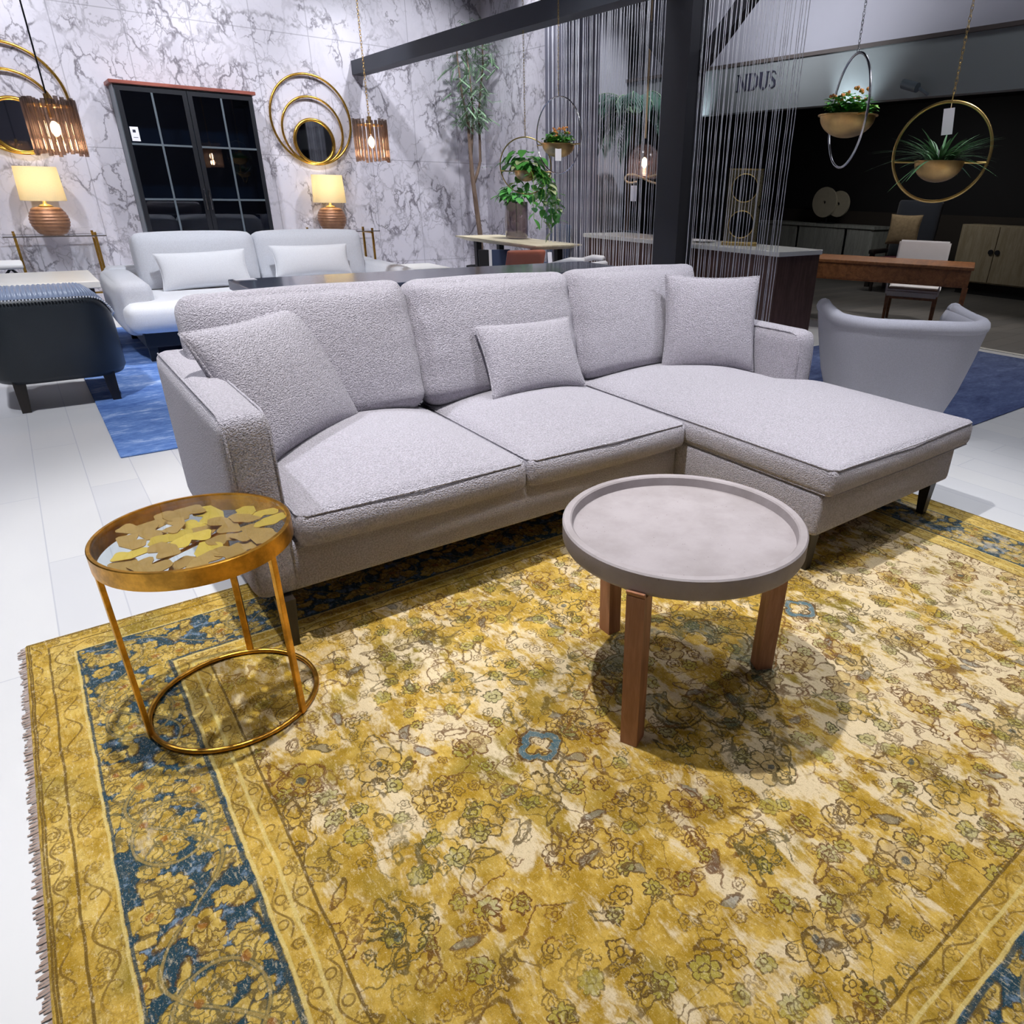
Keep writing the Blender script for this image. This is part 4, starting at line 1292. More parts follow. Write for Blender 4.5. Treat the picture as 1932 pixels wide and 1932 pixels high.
# ================================================================== small tables at the far left
def white_table():
    th = thing('side_table', 'white topped side table with dark tapered legs behind the black tub chair', 'side table', (.15, 7.1, ZB))
    b = MB(); b.box((-.42, -.46, .53), (.30, .40, .582), .006, 2); b.build('top', M['white_top'], th, False)
    for x, y in ((-.34, -.38), (.235, -.38), (-.34, .32), (.235, .32)):
        MB().taper((x * 1.08, y * 1.05, 0), (.028, .028), (x, y, .53), (.045, .045)).build('leg', M['dark_leg'], th, False)
white_table()
def stool():
    th = thing('stool', 'white topped stool with bent black legs at the left edge of the photo', 'stool', (-.22, 8.05, ZB))
    b = MB(); b.box((-.26, -.2, .575), (.245, .2, .62), .018, 3); b.build('seat', M['white'], th)
    for x in (-.17, .15):
        b = MB(); b.tube([(x - .12, 0, .012), (x - .04, 0, .52), (x, 0, .565), (x + .04, 0, .52), (x + .12, 0, .012)], .014, 8); b.build('leg', M['black_metal'], th)
stool()

def glass_table():
    th = thing('coffee_table', 'low glass topped table with thin black rails beside the pale sofa', 'coffee table', (3.62, 8.0, 0))
    b = MB(); b.box((-.28, -.28, .435), (.34, .28, .445), .002, 1); b.build('glass_top', M['white_top'], th, False)
    b = MB()
    for s in (-1, 1):
        b.tube([(-.28, s * .27, .425), (.34, s * .27, .425)], .009, 6); b.tube([(-.28 if s < 0 else .34, -.27, .425), (-.28 if s < 0 else .34, .27, .425)], .009, 6)
        b.tube([(-.32, s * .27, .462), (-.22, s * .27, .448)], .006, 6)
    b.build('rail', M['black_metal'], th)
    for x in (-.27, .33):
        for y in (-.26, .26):
            b = MB(); b.tube([(x, y, 0), (x, y, .43)], .010, 6); b.build('leg', M['black_metal'], th)
glass_table()

# ================================================================== pergola: beams, post, braces
def pergola():
    th = thing('pergola_frame', 'dark timber post with two braces carrying the bead curtains', 'post', (4.85, 5.0, 0))
    b = MB(); b.box((4.77, 4.83, 0), (4.97, 5.14, 4.3)); b.build('post', M['post_dark'], th, False, world=True)
    b = MB(); b.box((4.78, 3.4, 2.98), (4.94, 7.0, 3.14)); b.build('beam', M['post_dark'], th, False, world=True)
    for s in (-1, 1):
        y0 = 5.0 + s * .16
        b = MB()
        w = .12
        vs = []
        for x in (4.885, 4.965):
            for y, z in ((y0 - s * .02, 2.17), (y0 - s * .02, 2.33), (y0 + s * .80, 3.00), (y0 + s * .98, 3.00)):
                vs.append(b.bm.verts.new((x, y, z)))
        b.bm.faces.new(vs[:4]); b.bm.faces.new(vs[7:3:-1])
        for i in range(4):
            j = (i + 1) % 4
            b.bm.faces.new((vs[i], vs[i + 4], vs[j + 4], vs[j]))
        bmesh.ops.recalc_face_normals(b.bm, faces=b.bm.faces)
        b.build('brace', M['post_dark'], th, False, world=True)
pergola()
b = MB(); b.box((3.66, 3.0, 2.455), (3.80, 9.30, 2.595))
o = b.build('ceiling_beam', M['beam_grey'], None, False); recentre(o, (3.73, 6.2, 2.455)); tag(o, 'slate grey timber beam running out from the marble wall overhead', 'beam')
for yy in (4.2, 7.6):
    pass

def curtain(y0, y1, n, label, seed):
    rr = random.Random(seed)
    b = MB()
    for i in range(n):
        y = y0 + (y1 - y0) * (i + rr.uniform(.1, .9)) / n
        x = 4.842 + rr.uniform(-.012, .012)
        pts = []; rs = []
        z = 3.0; sway = rr.uniform(-.004, .004)
        N = 30
        for k in range(N + 1):
            f = k / N
            pts.append((x + rr.uniform(-.0015, .0015), y + sway * math.sin(f * 5) + rr.uniform(-.0015, .0015), 3.0 - f * 2.97))
            rs.append(.0030 + .0012 * (k % 2))
        b.tube(pts, rs, 4, caps=False)
    o = b.build('bead_curtain', M['bead'], None, angle=0)
    recentre(o, (4.842, (y0 + y1) / 2, 0.03))
    tag(o, label, 'bead curtain', None, 'stuff')
curtain(3.73, 4.79, 36, 'silver bead strand curtain hanging right of the dark post', 4)
curtain(5.18, 6.98, 62, 'silver bead strand curtain hanging left of the dark post', 9)
# ================================================================== counter with glass vase
def counter():
    th = thing('counter', 'brown wooden counter with a white top behind the bead curtain', 'counter', (5.375, 5.25, 0))
    b = MB(); b.box((5.085, 3.915, 0), (5.665, 6.6, .815)); b.build('body', M['brown_wood'], th, False, world=True)
    b = MB(); b.box((5.07, 3.90, .815), (5.68, 6.62, .855), .003, 1); b.build('top', M['white_top'], th, False, world=True)
    for y in (4.8, 5.7):
        b = MB(); b.box((5.082, y - .004, .02), (5.086, y + .004, .80)); b.build('panel_joint', M['black_metal'], th, False, world=True)
counter()
def cutout_vase():
    th = thing('glass_vase', 'tall amber glass block with round openings on the white counter', 'vase', (5.36, 4.60, .8555), R(-49))
    H, W, D = .64, .30, .16
    b = MB(); t_ = .016
    bm = b.bm
    n = 48
    for z0, z1 in ((.03, .33), (.33, .63)):
        zc = (z0 + z1) / 2; r = .112
        rows = {}
        for sy in (-1, 1):
            inner, outer = [], []
            for k in range(n):
                a = 2 * PI * k / n + PI / n
                cx_, cz_ = math.cos(a), math.sin(a)
                q = min((W / 2) / max(1e-6, abs(cx_)), ((z1 - z0) / 2) / max(1e-6, abs(cz_)))
                inner.append(bm.verts.new((r * cx_, sy * D / 2, zc + r * cz_)))
                outer.append(bm.verts.new((q * cx_, sy * D / 2, zc + q * cz_)))
            rows[sy] = (inner, outer)
            for k in range(n):
                m_ = (k + 1) % n
                bm.faces.new((inner[k], inner[m_], outer[m_], outer[k]))
        for k in range(n):
            m_ = (k + 1) % n
            bm.faces.new((rows[-1][0][k], rows[-1][0][m_], rows[1][0][m_], rows[1][0][k]))
            bm.faces.new((rows[-1][1][k], rows[-1][1][m_], rows[1][1][m_], rows[1][1][k]))
    bmesh.ops.remove_doubles(bm, verts=bm.verts, dist=.0005)
    bmesh.ops.recalc_face_normals(bm, faces=bm.faces)
    b.build('glass_block', M['glass_amber'], th, False)
    b = MB(); b.box((-W / 2 - .01, -D / 2 - .01, 0), (W / 2 + .01, D / 2 + .01, .03), .004, 1); b.build('base', M['brass'], th, False)
    for z in (.18, .48):
        e = MB(); e.ring((0, -D / 2, z), .114, .0045, (1, 0, 0), (0, 0, 1), 40, 6); e.build('rim', M['brass'], th, angle=0)
    e = MB(); e.tube([(-W / 2, -D / 2, .632), (W / 2, -D / 2, .632), (W / 2, D / 2, .632), (-W / 2, D / 2, .632)], .005, 6, closed=True); e.build('top_rim', M['brass'], th, angle=0)
cutout_vase()
th = thing('dinner_plate', 'white dish lying on the counter left of the amber vase', 'dish', (5.32, 5.02, .8555))
MB().lathe([(0, .004), (.07, .004), (.12, .018), (.125, .018), (.075, 0), (0, 0)], n=32).build('dish', M['white'], th, angle=0)

# ================================================================== globe pendant with rope bow
def globe():
    c = (5.13, 5.72, 1.535)
    th = thing('pendant_lamp', 'smoked glass dome pendant tied with a rope bow beside the dark post', 'pendant lamp', c)
    MB().lathe([(.018, .175), (.05, .17), (.10, .14), (.145, .08), (.165, .0), (.160, -.09), (.145, -.13), (.141, -.13), (.156, -.09), (.161, 0), (.141, .078), (.097, .137), (.05, .166), (.018, .171)], n=40).build('glass_dome', M['glass_dome'], th, angle=0)
    b = MB(); b.tube([(0, 0, .06), (0, 0, .22)], .018, 10); b.build('lamp_holder', M['black_metal'], th)
    b = MB(); b.blob((0, 0, .01), .028, 2, (1, 1, 1.7)); b.build('bulb', M['bulb'], th)
    b = MB(); b.tube([(0, 0, .22), (0, 0, 4.3 - c[2])], .009, 8); b.build('hanging_cord', M['rope'], th)
    b = MB()
    u = Vector((.62, -.78, 0))
    pts = []
    for k in range(41):
        a = PI * 0.06 + 2 * PI * k / 44
        pts.append(u * (.19 * math.sin(a)) * 1.0 + Vector((0, 0, -.135 + .075 * math.sin(2 * a) * .5)) + Vector((-.10, -.12, 0)))
    b.tube(pts, .009, 8); b.build('rope_bow', M['rope'], th, angle=0)
    b = MB(); b.tube([tuple(u * -.10 + Vector((-.10, -.12, -.14))), tuple(u * -.10 + Vector((-.10, -.12, -.20)))], .002, 4); b.build('tag_string', M['rope'], th)
    Mx = Matrix.Translation(u * -.10 + Vector((-.10, -.12, -.265))) @ Matrix.Rotation(math.atan2(u.y, u.x), 4, 'Z')
    b = MB(); b.box((-.028, -.001, -.07), (.028, .001, .07), M=Mx); b.build('price_tag', M['paper'], th, False)
globe()

# ================================================================== hanging planters
def half_bowl(b, r, dep, lip=.006, n=40):
    prof = []
    for i in range(11):
        a = (PI / 2) * i / 10
        prof.append((r * math.sin(a), -dep * math.cos(a)))
    prof += [(r + lip, .0), (r + lip, .006), (r - .002, .006)]
    for i in range(10, -1, -1):
        a = (PI / 2) * i / 10
        prof.append(((r - .006) * math.sin(a), -(dep - .006) * math.cos(a) + .0))
    b.lathe(prof, n=n)
def succulent(th, r, seed, z=0.0, s=1.0):
    rr = random.Random(seed)
    b = MB(); b.lathe([(0, z - .02), (r * .94, z - .015), (0, z - .008)], n=24); b.build('soil', M['soil'], th)
    b = MB(); f = MB(); p = MB()
    for k in range(120):
        a = rr.random() * 2 * PI; q = r * .85 * math.sqrt(rr.random())
        base = Vector((q * math.cos(a) * .7, q * math.sin(a) * .7, z - .01))
        d = Vector((math.cos(a) * q / r * .9, math.sin(a) * q / r * .9, 1)).normalized()
        hgt = rr.uniform(.035, .13) * (1.15 - q / r * .5) * s
        m = base + d * hgt
        for j in range(3):
            aa = rr.random() * 6.28
            (b if rr.random() < .75 else p).leaf(m - d * rr.random() * hgt * .5, (math.cos(aa), math.sin(aa), rr.uniform(.0, .6)), (0, 0, 1), rr.uniform(.03, .055) * s, rr.uniform(.022, .038) * s, .4, 4)
    for k in range(11):
        a = rr.random() * 2 * PI; q = r * .72 * math.sqrt(rr.random())
        c = (q * math.cos(a), q * math.sin(a), z + rr.uniform(.06, .13) * s)
        for j in range(4): f.blob((c[0] + rr.uniform(-.012, .012), c[1] + rr.uniform(-.012, .012), c[2] + rr.uniform(-.006, .008)), .009 * s, 1)
    b.build('foliage', M['leaf_green'], th, angle=0); p.build('young_leaves', M['leaf_lime'], th, angle=0); f.build('blossoms', M['flower'], th, angle=0)

def bowl_planter(c, h, D, bowlD, label, seed, zrim, tagged, gold=True):
    """ring in the vertical plane that holds direction h, wide bowl sitting in it"""
    th = thing('hanging_planter', label, 'planter', (c[0], c[1], c[2] - D / 2))
    u = Vector((h[0], h[1], 0)).normalized()
    b = MB(); b.ring((0, 0, D / 2), D / 2, .0065 if gold else .005, u, (0, 0, 1), 72, 8); b.build('ring', M['chrome'], th, angle=0)
    b = MB(); half_bowl(b, bowlD / 2, bowlD * .36, .012)
    bmesh.ops.translate(b.bm, vec=(0, 0, zrim), verts=b.bm.verts); b.build('bowl', M['brass_soft'], th, angle=30)
    rr_ = math.sqrt(max(0, (D / 2) ** 2 - (zrim - D / 2) ** 2))
    b = MB(); b.tube([u * -rr_ + Vector((0, 0, zrim)), u * -(bowlD / 2) + Vector((0, 0, zrim))], .005, 6); b.tube([u * rr_ + Vector((0, 0, zrim)), u * (bowlD / 2) + Vector((0, 0, zrim))], .005, 6); b.build('crossbar', M['brass'], th)
    succulent(th, bowlD / 2 - .008, seed, zrim, bowlD / .29)
    b = MB(); top = 4.3 - (c[2] - D / 2)
    chain(b, (0, 0, D + .004), (0, 0, D + .16), .0018, .022); chain(b, (0, 0, D + .16), (0, 0, top), .0015, .024); b.build('hanging_chain', M['brass'] if not gold else M['chrome'], th, angle=0)
    if tagged:
        v = Vector((-c[0], -c[1], 0)).normalized()
        Mx = Matrix.Translation(v * (bowlD / 2 * .96) + Vector((0, 0, zrim - .065))) @ Matrix.Rotation(math.atan2(v.y, v.x) + PI / 2, 4, 'Z') @ Matrix.Rotation(R(-12), 4, 'X')
        b = MB(); b.box((-.024, -.001, -.055), (.024, .001, .055), M=Mx); b.build('price_tag', M['paper'], th, False)
    return th
bowl_planter((3.72, 2.53, 1.70), (.58, .80), .53, .285, 'chrome ringed hanging bowl planter with orange flowers above the right arm of the sofa', 3, .245, False)
bowl_planter((3.60, 5.04, 1.672), (.10, -1.0), .53, .255, 'hanging bowl planter of orange flowers with a white tag before the slate wall end', 8, .205, True, False)

def ring_planter(c, h, D, bowlD, label, plant, rw=.008):
    th = thing('hanging_planter', label, 'planter', (c[0], c[1], c[2] - D / 2))
    u = Vector((h[0], h[1], 0)).normalized()
    b = MB(); b.ring((0, 0, D / 2), D / 2, rw, u, (0, 0, 1), 80, 8); b.build('ring', M['brass'], th, angle=0)
    zr = D * .405
    rr_ = math.sqrt((D / 2) ** 2 - (zr - D / 2) ** 2)
    b = MB(); b.tube([u * -rr_ + Vector((0, 0, zr)), u * -(bowlD / 2) + Vector((0, 0, zr))], .006, 6); b.tube([u * rr_ + Vector((0, 0, zr)), u * (bowlD / 2) + Vector((0, 0, zr))], .006, 6); b.build('crossbar', M['brass'], th)
    b = MB(); half_bowl(b, bowlD / 2, bowlD * .40, .003)
    bmesh.ops.translate(b.bm, vec=(0, 0, zr), verts=b.bm.verts); b.build('bowl', M['brass_soft'], th, angle=30)
    b = MB(); b.lathe([(0, zr - .02), (bowlD * .46, zr - .016), (0, zr - .008)], n=20); b.build('soil', M['soil'], th)
    b = MB(); n_ = Vector((-u.y, u.x, 0)); b.ring((0, 0, D + .022), .018, .003, n_, (0, 0, 1), 20, 6); top = 4.3 - (c[2] - D / 2)
    chain(b, (0, 0, D + .036), (0, 0, top), .0015, .026); b.build('hanging_chain', M['brass'], th, angle=0)
    plant(th, zr, bowlD, u, D)
    return th
def spider(th, zr, bw, u, D):
    rr = random.Random(2)
    b = MB()
    for k in range(110):
        a = rr.random() * 2 * PI
        d = Vector((math.cos(a), math.sin(a), 0)); q = rr.random() * bw * .25
        L = rr.uniform(.12, .215); up = rr.uniform(.5, 2.6)
        p = d * q + Vector((0, 0, zr - .01))
        dd = (d + Vector((0, 0, up))).normalized()
        b.leaf(p, dd, (0, 0, 1), L, rr.uniform(.009, .014), rr.uniform(.5, 1.3) / up ** .3, 8, .3)
    b.build('foliage', M['grass_blade'], th, angle=0)
    v = Vector((-.88, -.48, 0))
    Mx = Matrix.Translation(v * .05 + Vector((0, 0, D * .80))) @ Matrix.Rotation(math.atan2(v.y, v.x) + PI / 2, 4, 'Z') @ Matrix.Rotation(R(-6), 4, 'Y')
    b = MB(); b.box((-.025, -.001, -.058), (.025, .001, .058), M=Mx); b.build('price_tag', M['paper'], th, False)
    b = MB(); b.tube([v * .05 + Vector((0, 0, D * .80 + .055)), Vector((0, 0, D - .005))], .0015, 4); b.build('tag_string', M['rope'], th)
def trailing(b, p, pale, rr, p0, length, drift, n, size):
    q = Vector(p0); d = Vector((drift[0], drift[1], .35)).normalized()
    pts = [q.copy()]
    for k in range(n):
        d = (d + Vector((rr.uniform(-.35, .35), rr.uniform(-.35, .35), -.42))).normalized()
        q = q + d * length / n
        pts.append(q.copy())
        a = rr.random() * 6.28
        ld = Vector((math.cos(a), math.sin(a), rr.uniform(-.7, .3)))
        (pale if rr.random() < .26 else b).leaf(q, ld, (0, 0, 1), size * rr.uniform(.7, 1.25), size * rr.uniform(.5, .8), rr.uniform(.2, .6), 5, .15)
    p.tube(pts, .0025, 5)
def pothos(th, zr, bw, u, D):
    rr = random.Random(12)
    b, s, p = MB(), MB(), MB()
    for k in range(70):
        a = rr.random() * 6.28; d = Vector((math.cos(a), math.sin(a), rr.uniform(.3, 2.0))).normalized()
        c = Vector((0, 0, zr)) + d * rr.uniform(.05, .19)
        (p if rr.random() < .12 else b).leaf(c, Vector((math.cos(a), math.sin(a), rr.uniform(-.6, .5))), (0, 0, 1), rr.uniform(.07, .12), rr.uniform(.05, .08), .5, 5, .15)
    r_ = Vector((.80, -.60, 0))
    for k in range(16):
        f = rr.uniform(-.5, 1.0)
        st = r_ * bw * .4 * f
        trailing(b, s, p, rr, (st.x, st.y, zr), rr.uniform(.20, .50) if f < .1 else rr.uniform(.35, .62), (r_.x * f * .7 + rr.uniform(-.2, .2), r_.y * f * .7 + rr.uniform(-.2, .2)), 12, .085)
    b.build('foliage', M['leaf_green'], th, angle=0); s.build('stems', M['leaf_lime'], th, angle=0); p.build('variegated_leaves', M['leaf_pale'], th, angle=0)
ring_planter((3.875, 2.05, 1.503), (.46, -.89), .452, .235, 'gold ring planter with a spiky green plant and white tag at the upper right', spider)
ring_planter((3.72, 5.70, 1.47), (.80, -.60), .445, .20, 'thin gold ring planter with trailing leafy vines above the pale wooden table', pothos, .005)

# ================================================================== pale dining table, ribbed vase, chairs round it
def dining():
    th = thing('dining_table', 'pale wooden dining table holding a ribbed vase of leaves', 'table', (4.66, 7.5, 0))
    b = MB()
    lo, hi = (4.335, 6.48), (4.95, 8.25)
    bm = b.bm
    def rect(i, z): return [bm.verts.new((x, y, z)) for x, y in ((lo[0] + i, lo[1] + i), (hi[0] - i, lo[1] + i), (hi[0] - i, hi[1] - i), (lo[0] + i, hi[1] - i))]
    A, B, C_ = rect(.10, .70), rect(0.0, .738), rect(0.0, .75)
    bm.faces.new(A[::-1]); bm.faces.new(C_)
    for P, Q in ((A, B), (B, C_)):
        for i in range(4):
            j = (i + 1) % 4
            bm.faces.new((P[i], P[j], Q[j], Q[i]))
    b.build('top', M['bleached'], th, False, world=True)
    for x, y in ((4.50, 6.75), (4.82, 6.75), (4.50, 8.0), (4.82, 8.0)):
        MB().taper((x, y, 0), (.05, .05), (x, y, .705), (.07, .07)).build('leg', M['black_metal'], th, False, world=True)
dining()
def vaseplant():
    th = thing('potted_plant', 'ribbed smoky glass vase of glossy leaves on the pale dining table', 'plant', (4.74, 7.48, .7505))
    MB().lathe([(0, 0), (.10, 0), (.128, .02), (.132, .10), (.132, .40), (.126, .40), (.126, .10), (.122, .025), (0, .012)], n=60, ripple=lambda a: .02 * math.cos(20 * a)).build('vase', M['glass_brown'], th, angle=0)
    rr = random.Random(21)
    b, s = MB(), MB()
    for k in range(75):
        a = rr.random() * 6.28
        if rr.random() < .45: a = R(150) + rr.uniform(-.8, .8)
        d = Vector((math.cos(a), math.sin(a), rr.uniform(.2, 1.8))).normalized()
        c = Vector((0, 0, .40)) + d * rr.uniform(.05, .20)
        b.leaf(c, Vector((math.cos(a), math.sin(a), rr.uniform(-.5, .4))), (0, 0, 1), rr.uniform(.07, .13), rr.uniform(.05, .085), .5, 5, .15)
        if k % 3 == 0: s.tube([(0, 0, .06), tuple(Vector((0, 0, .38))), tuple(c)], .004, 5)
    b.build('foliage', M['leaf_green'], th, angle=0); s.build('stems', M['leaf_dark'], th, angle=0)
vaseplant()

def simple_chair(name, label, loc, rz, mat, w=.44, zt=.80, seat=.45, lean=.10, arms=False):
    th = thing(name, label, 'chair', loc, rz)
    b = MB(); b.soft((w, .44, .07), .03, (.0, 0, .012), (10, 10, 4), Matrix.Translation((0, 0, seat - .035))); b.build('seat', M[mat], th, angle=0)
    b = MB(); b.soft((w * .96, .05, zt - seat + .02), .024, (0, .01, 0), (10, 4, 10), Matrix.Translation((0, -.21 - lean / 2, (zt + seat) / 2)) @ Matrix.Rotation(math.atan2(lean, zt - seat), 4, 'X')); b.build('backrest', M[mat], th, angle=0)
    for x in (-.18, .18):
        for y in (-.18, .17):
            MB().taper((x * 1.1, y * 1.1, 0), (.022, .022), (x, y, seat - .06), (.034, .034)).build('leg', M['dark_leg'], th, False)
    if arms:
        for s in (-1, 1):
            b = MB(); b.tube([(s * w / 2, -.24, .66), (s * (w / 2 + .03), -.10, .66), (s * (w / 2 + .04), .12, .60), (s * (w / 2 + .03), .2, .45)], .028, 8); b.build('armrest', M[mat], th, angle=0)
    return th
simple_chair('dining_chair', 'rust leather dining chair at the near end of the pale wooden table', (4.22, 6.73, 0), R(-6), 'leather_rust', .46, .715, .45, .10)
simple_chair('dining_chair', 'navy upholstered dining chair beyond the leafy vase in front of the slate wall end', (5.10, 7.45, 0), R(90), 'navy_cloth', .44, .90, .46, .06)
simple_chair('dining_chair', 'white dining chair with curved arms right of the rust leather chair', (4.50, 6.02, 0), R(20), 'leather_white', .36, .64, .44, .08, True)
simple_chair('dining_chair', 'charcoal chair peeking over the left end of the counter', (6.0, 6.9, 0), R(-60), 'charcoal_cloth', .40, .86, .46, .06)
b = MB(); b.box((-.024, -.001, 0), (.024, .001, .13)); o = b.build('price_tag', M['paper'], None, False); o.location = (4.475, 6.41, .56); o.rotation_euler = (R(-10), 0, R(-14))
tag(o, 'white price tag hanging at the right edge of the rust leather chair', 'tag')
def cabinet_screen():
    th = thing('folding_screen', 'dark panel with a white upright and a navy panel under the pale table', 'screen', (4.27, 7.25, 0), R(-12))
    b = MB(); b.box((-.17, -.015, 0), (-.055, .015, .66)); b.build('dark_panel', M['store_black'], th, False)
    b = MB(); b.box((-.055, -.015, 0), (-.020, .015, .66)); b.build('upright', M['white'], th, False)
    b = MB(); b.box((-.020, -.015, 0), (.20, .015, .66)); b.build('navy_panel', M['navy_cloth'], th, False)
cabinet_screen()

# ================================================================== trees
def tree():
    th = thing('potted_tree', 'slender tree with thin forked trunk and feathery leaves by the marble wall', 'tree', (4.99, 8.85, 0))
    L = lambda x, z, y=0: (x - 5.03, y, z)
    b = MB()
    b.tube([L(5.075, .30), L(5.06, .75), L(5.02, 1.10), L(4.985, 1.45), L(4.97, 1.80), L(4.965, 2.05)], [.036, .034, .031, .028, .022, .018], 8)
    b.tube([L(5.00, 1.32), L(5.06, 1.45), L(5.115, 1.60), L(5.12, 1.85), L(5.12, 2.1), L(5.16, 2.38), L(5.21, 2.65), L(5.22, 3.0)], [.02, .02, .018, .016, .014, .012, .010, .007], 7)
    b.tube([L(4.98, 1.60), L(5.01, 1.85), L(5.04, 2.15), L(5.02, 2.5), L(4.98, 2.8)], [.016, .015, .013, .010, .006], 7)
    b.tube([L(4.965, 2.0), L(4.90, 2.3), L(4.86, 2.7), L(4.85, 3.0)], [.015, .012, .009, .006], 7)
    b.build('trunk', M['bark'], th, angle=0)
    rr = random.Random(31)
    b = MB()
    for k in range(230):
        z = rr.uniform(1.98, 3.05)
        x = min(5.18, rr.gauss(5.02, .13)) + (0.10 if z > 2.6 else 0)
        p = Vector(L(x, z, rr.uniform(-.22, .16)))
        a = rr.random() * 6.28
        d = Vector((math.cos(a), math.sin(a) * .6, rr.uniform(-1.2, .5))).normalized()
        for j in range(7):
            q = p + d * .022 * j
            s = Vector((-d.y, d.x, .2))
            for sg in (-1, 1): b.leaf(q, d * .6 + s * sg, (0, 0, 1), .045, .014, .3, 3, .1)
    for k in range(6):
        p = Vector(L(5.12 + .05 * k * .5, 1.52 + .02 * rr.random(), -.05)); a = rr.random() * 6
        b.leaf(p, (math.cos(a), math.sin(a), .2), (0, 0, 1), .06, .02, .3, 3)
    for k in range(7):
        t_ = k / 6
        p = Vector(L(5.16 + .16 * t_, 2.62 + .10 * math.sin(t_ * 2.6), -.1))
        for j in range(5):
            a = rr.random() * 6.28; b.leaf(p, (math.cos(a), math.sin(a), rr.uniform(-.8, .3)), (0, 0, 1), .055, .016, .4, 3)
    b.build('foliage', M['leaf_tree'], th, angle=0)
    MB().lathe([(0, 0), (.15, 0), (.18, .32), (.165, .32), (.15, .28), (0, .28)], n=28).build('pot', M['store_black'], th, angle=40)
tree()
def palm():
    th = thing('potted_palm', 'dark palm with arching drooping fronds behind the bead curtain', 'palm', (6.42, 7.42, 0))
    b = MB(); b.tube([(0, 0, .28), (.0, .03, .8), (-.01, .0, 1.5), (0, -.03, 2.12)], [.045, .040, .036, .03], 8); b.build('trunk', M['bark'], th, angle=0)
    MB().lathe([(0, 0), (.16, 0), (.19, .30), (.17, .30), (.16, .26), (0, .26)], n=28).build('pot', M['store_black'], th, angle=40)
    rr = random.Random(17); b = MB(); s = MB()
    for k in range(22):
        a = 2 * PI * k / 22 + rr.uniform(-.2, .2); el = rr.uniform(.2, 1.4); Lf = rr.uniform(.62, .84)
        d = Vector((math.cos(a), math.sin(a), 0)); p = Vector((0, -.03, 2.12)); pts = [p.copy()]; v = (d + Vector((0, 0, el * 1.6))).normalized()
        n = 12
        for i in range(n):
            v = (v + Vector((0, 0, -.19))).normalized(); p = p + v * Lf / n; pts.append(p.copy())
            if i > 1:
                side = v.cross(Vector((0, 0, 1))).normalized()
                for sg in (-1, 1):
                    for h in (0, .5): b.leaf(p - v * Lf / n * h, v * .75 + side * sg + Vector((0, 0, -.45)), (0, 0, 1), .20 * math.sin(PI * (i + 1) / (n + 2)) ** .6 + .04, .024, .35, 4, .2)
        s.tube(pts, .006, 5)
    b.build('fronds', M['leaf_dark'], th, angle=0); s.build('stems', M['leaf_tree'], th, angle=0)
palm()

# ================================================================== desk and white chair beyond the floor edge
def desk():
    # long side faces us
    p = Vector((7.47, 3.38, 0)); u = Vector((-.42, .91, 0)).normalized(); v = Vector((.91, .42, 0)).normalized()
    th = thing('desk', 'brown wooden writing desk with deep apron and tapered legs', 'desk', p + u * .9 + v * .36, math.atan2(u.y, u.x))
    Lh, Dh, zt = .92, .37, .672
    b = MB(); b.box((-Lh, -Dh, zt - .03), (Lh, Dh, zt), .004, 1); b.build('top', M['walnut'], th, False)
    b = MB(); b.box((-Lh + .02, -Dh + .02, zt - .20), (Lh - .02, Dh - .02, zt - .03)); b.build('apron', M['walnut'], th, False)
    for i in range(3):
        a = -Lh + .05 + i * (2 * Lh - .1) / 3
        b = MB(); b.box((a, Dh - .021, zt - .185), (a + (2 * Lh - .1) / 3 - .012, Dh - .015, zt - .045)); b.build('drawer', M['walnut'], th, False)
    for sx in (-1, 1):
        for sy in (-1, 1):
            MB().taper((sx * (Lh - .05), sy * (Dh - .05), 0), (.028, .028), (sx * (Lh - .04), sy * (Dh - .04), zt - .20), (.055, .055)).build('leg', M['walnut'], th, False)
desk()
def white_chair():
    d = Vector((-.91, -.42, 0))
    th = thing('desk_chair', 'white leather side chair with brown legs tucked behind the writing desk', 'chair', (7.84, 4.13, 0), math.atan2(d.y, d.x) - PI / 2)
    w = .27
    b = MB()
    prof = [(.25, .34), (.245, .37), (.20, .385), (-.10, .375), (-.19, .385), (-.235, .43), (-.27, .60), (-.33, .855)]
    th_ = .055
    pr2 = [(y - (.0 if i < 5 else .05), z - (.05 if i < 5 else 0.012)) for i, (y, z) in enumerate(prof)]
    rows = []
    for (y, z), (y2, z2) in zip(prof, pr2):
        rows.append([b.bm.verts.new((-w, y, z)), b.bm.verts.new((w, y, z)), b.bm.verts.new((w, y2, z2)), b.bm.verts.new((-w, y2, z2))])
    for A, B in zip(rows, rows[1:]):
        for i in range(4): b.bm.faces.new((A[i], A[(i + 1) % 4], B[(i + 1) % 4], B[i]))
    b.bm.faces.new(rows[0]); b.bm.faces.new(rows[-1][::-1])
    bmesh.ops.recalc_face_normals(b.bm, faces=b.bm.faces)
    bmesh.ops.bevel(b.bm, geom=[e for e in b.bm.edges if len(e.link_faces) == 2 and e.calc_face_angle(0) > 1.0], offset=.018, segments=2, affect='EDGES')
    b.build('shell', M['leather_white'], th, angle=50)
    b = MB(); b.box((-w + .01, -.20, .275), (w - .01, .235, .32)); b.build('seat_frame', M['walnut'], th, False)
    for x in (-w + .03, w - .03):
        for y in (-.19, .21):
            MB().taper((x, y * 1.12, 0), (.026, .03), (x, y, .32), (.04, .05)).build('leg', M['walnut'], th, False)
white_chair()

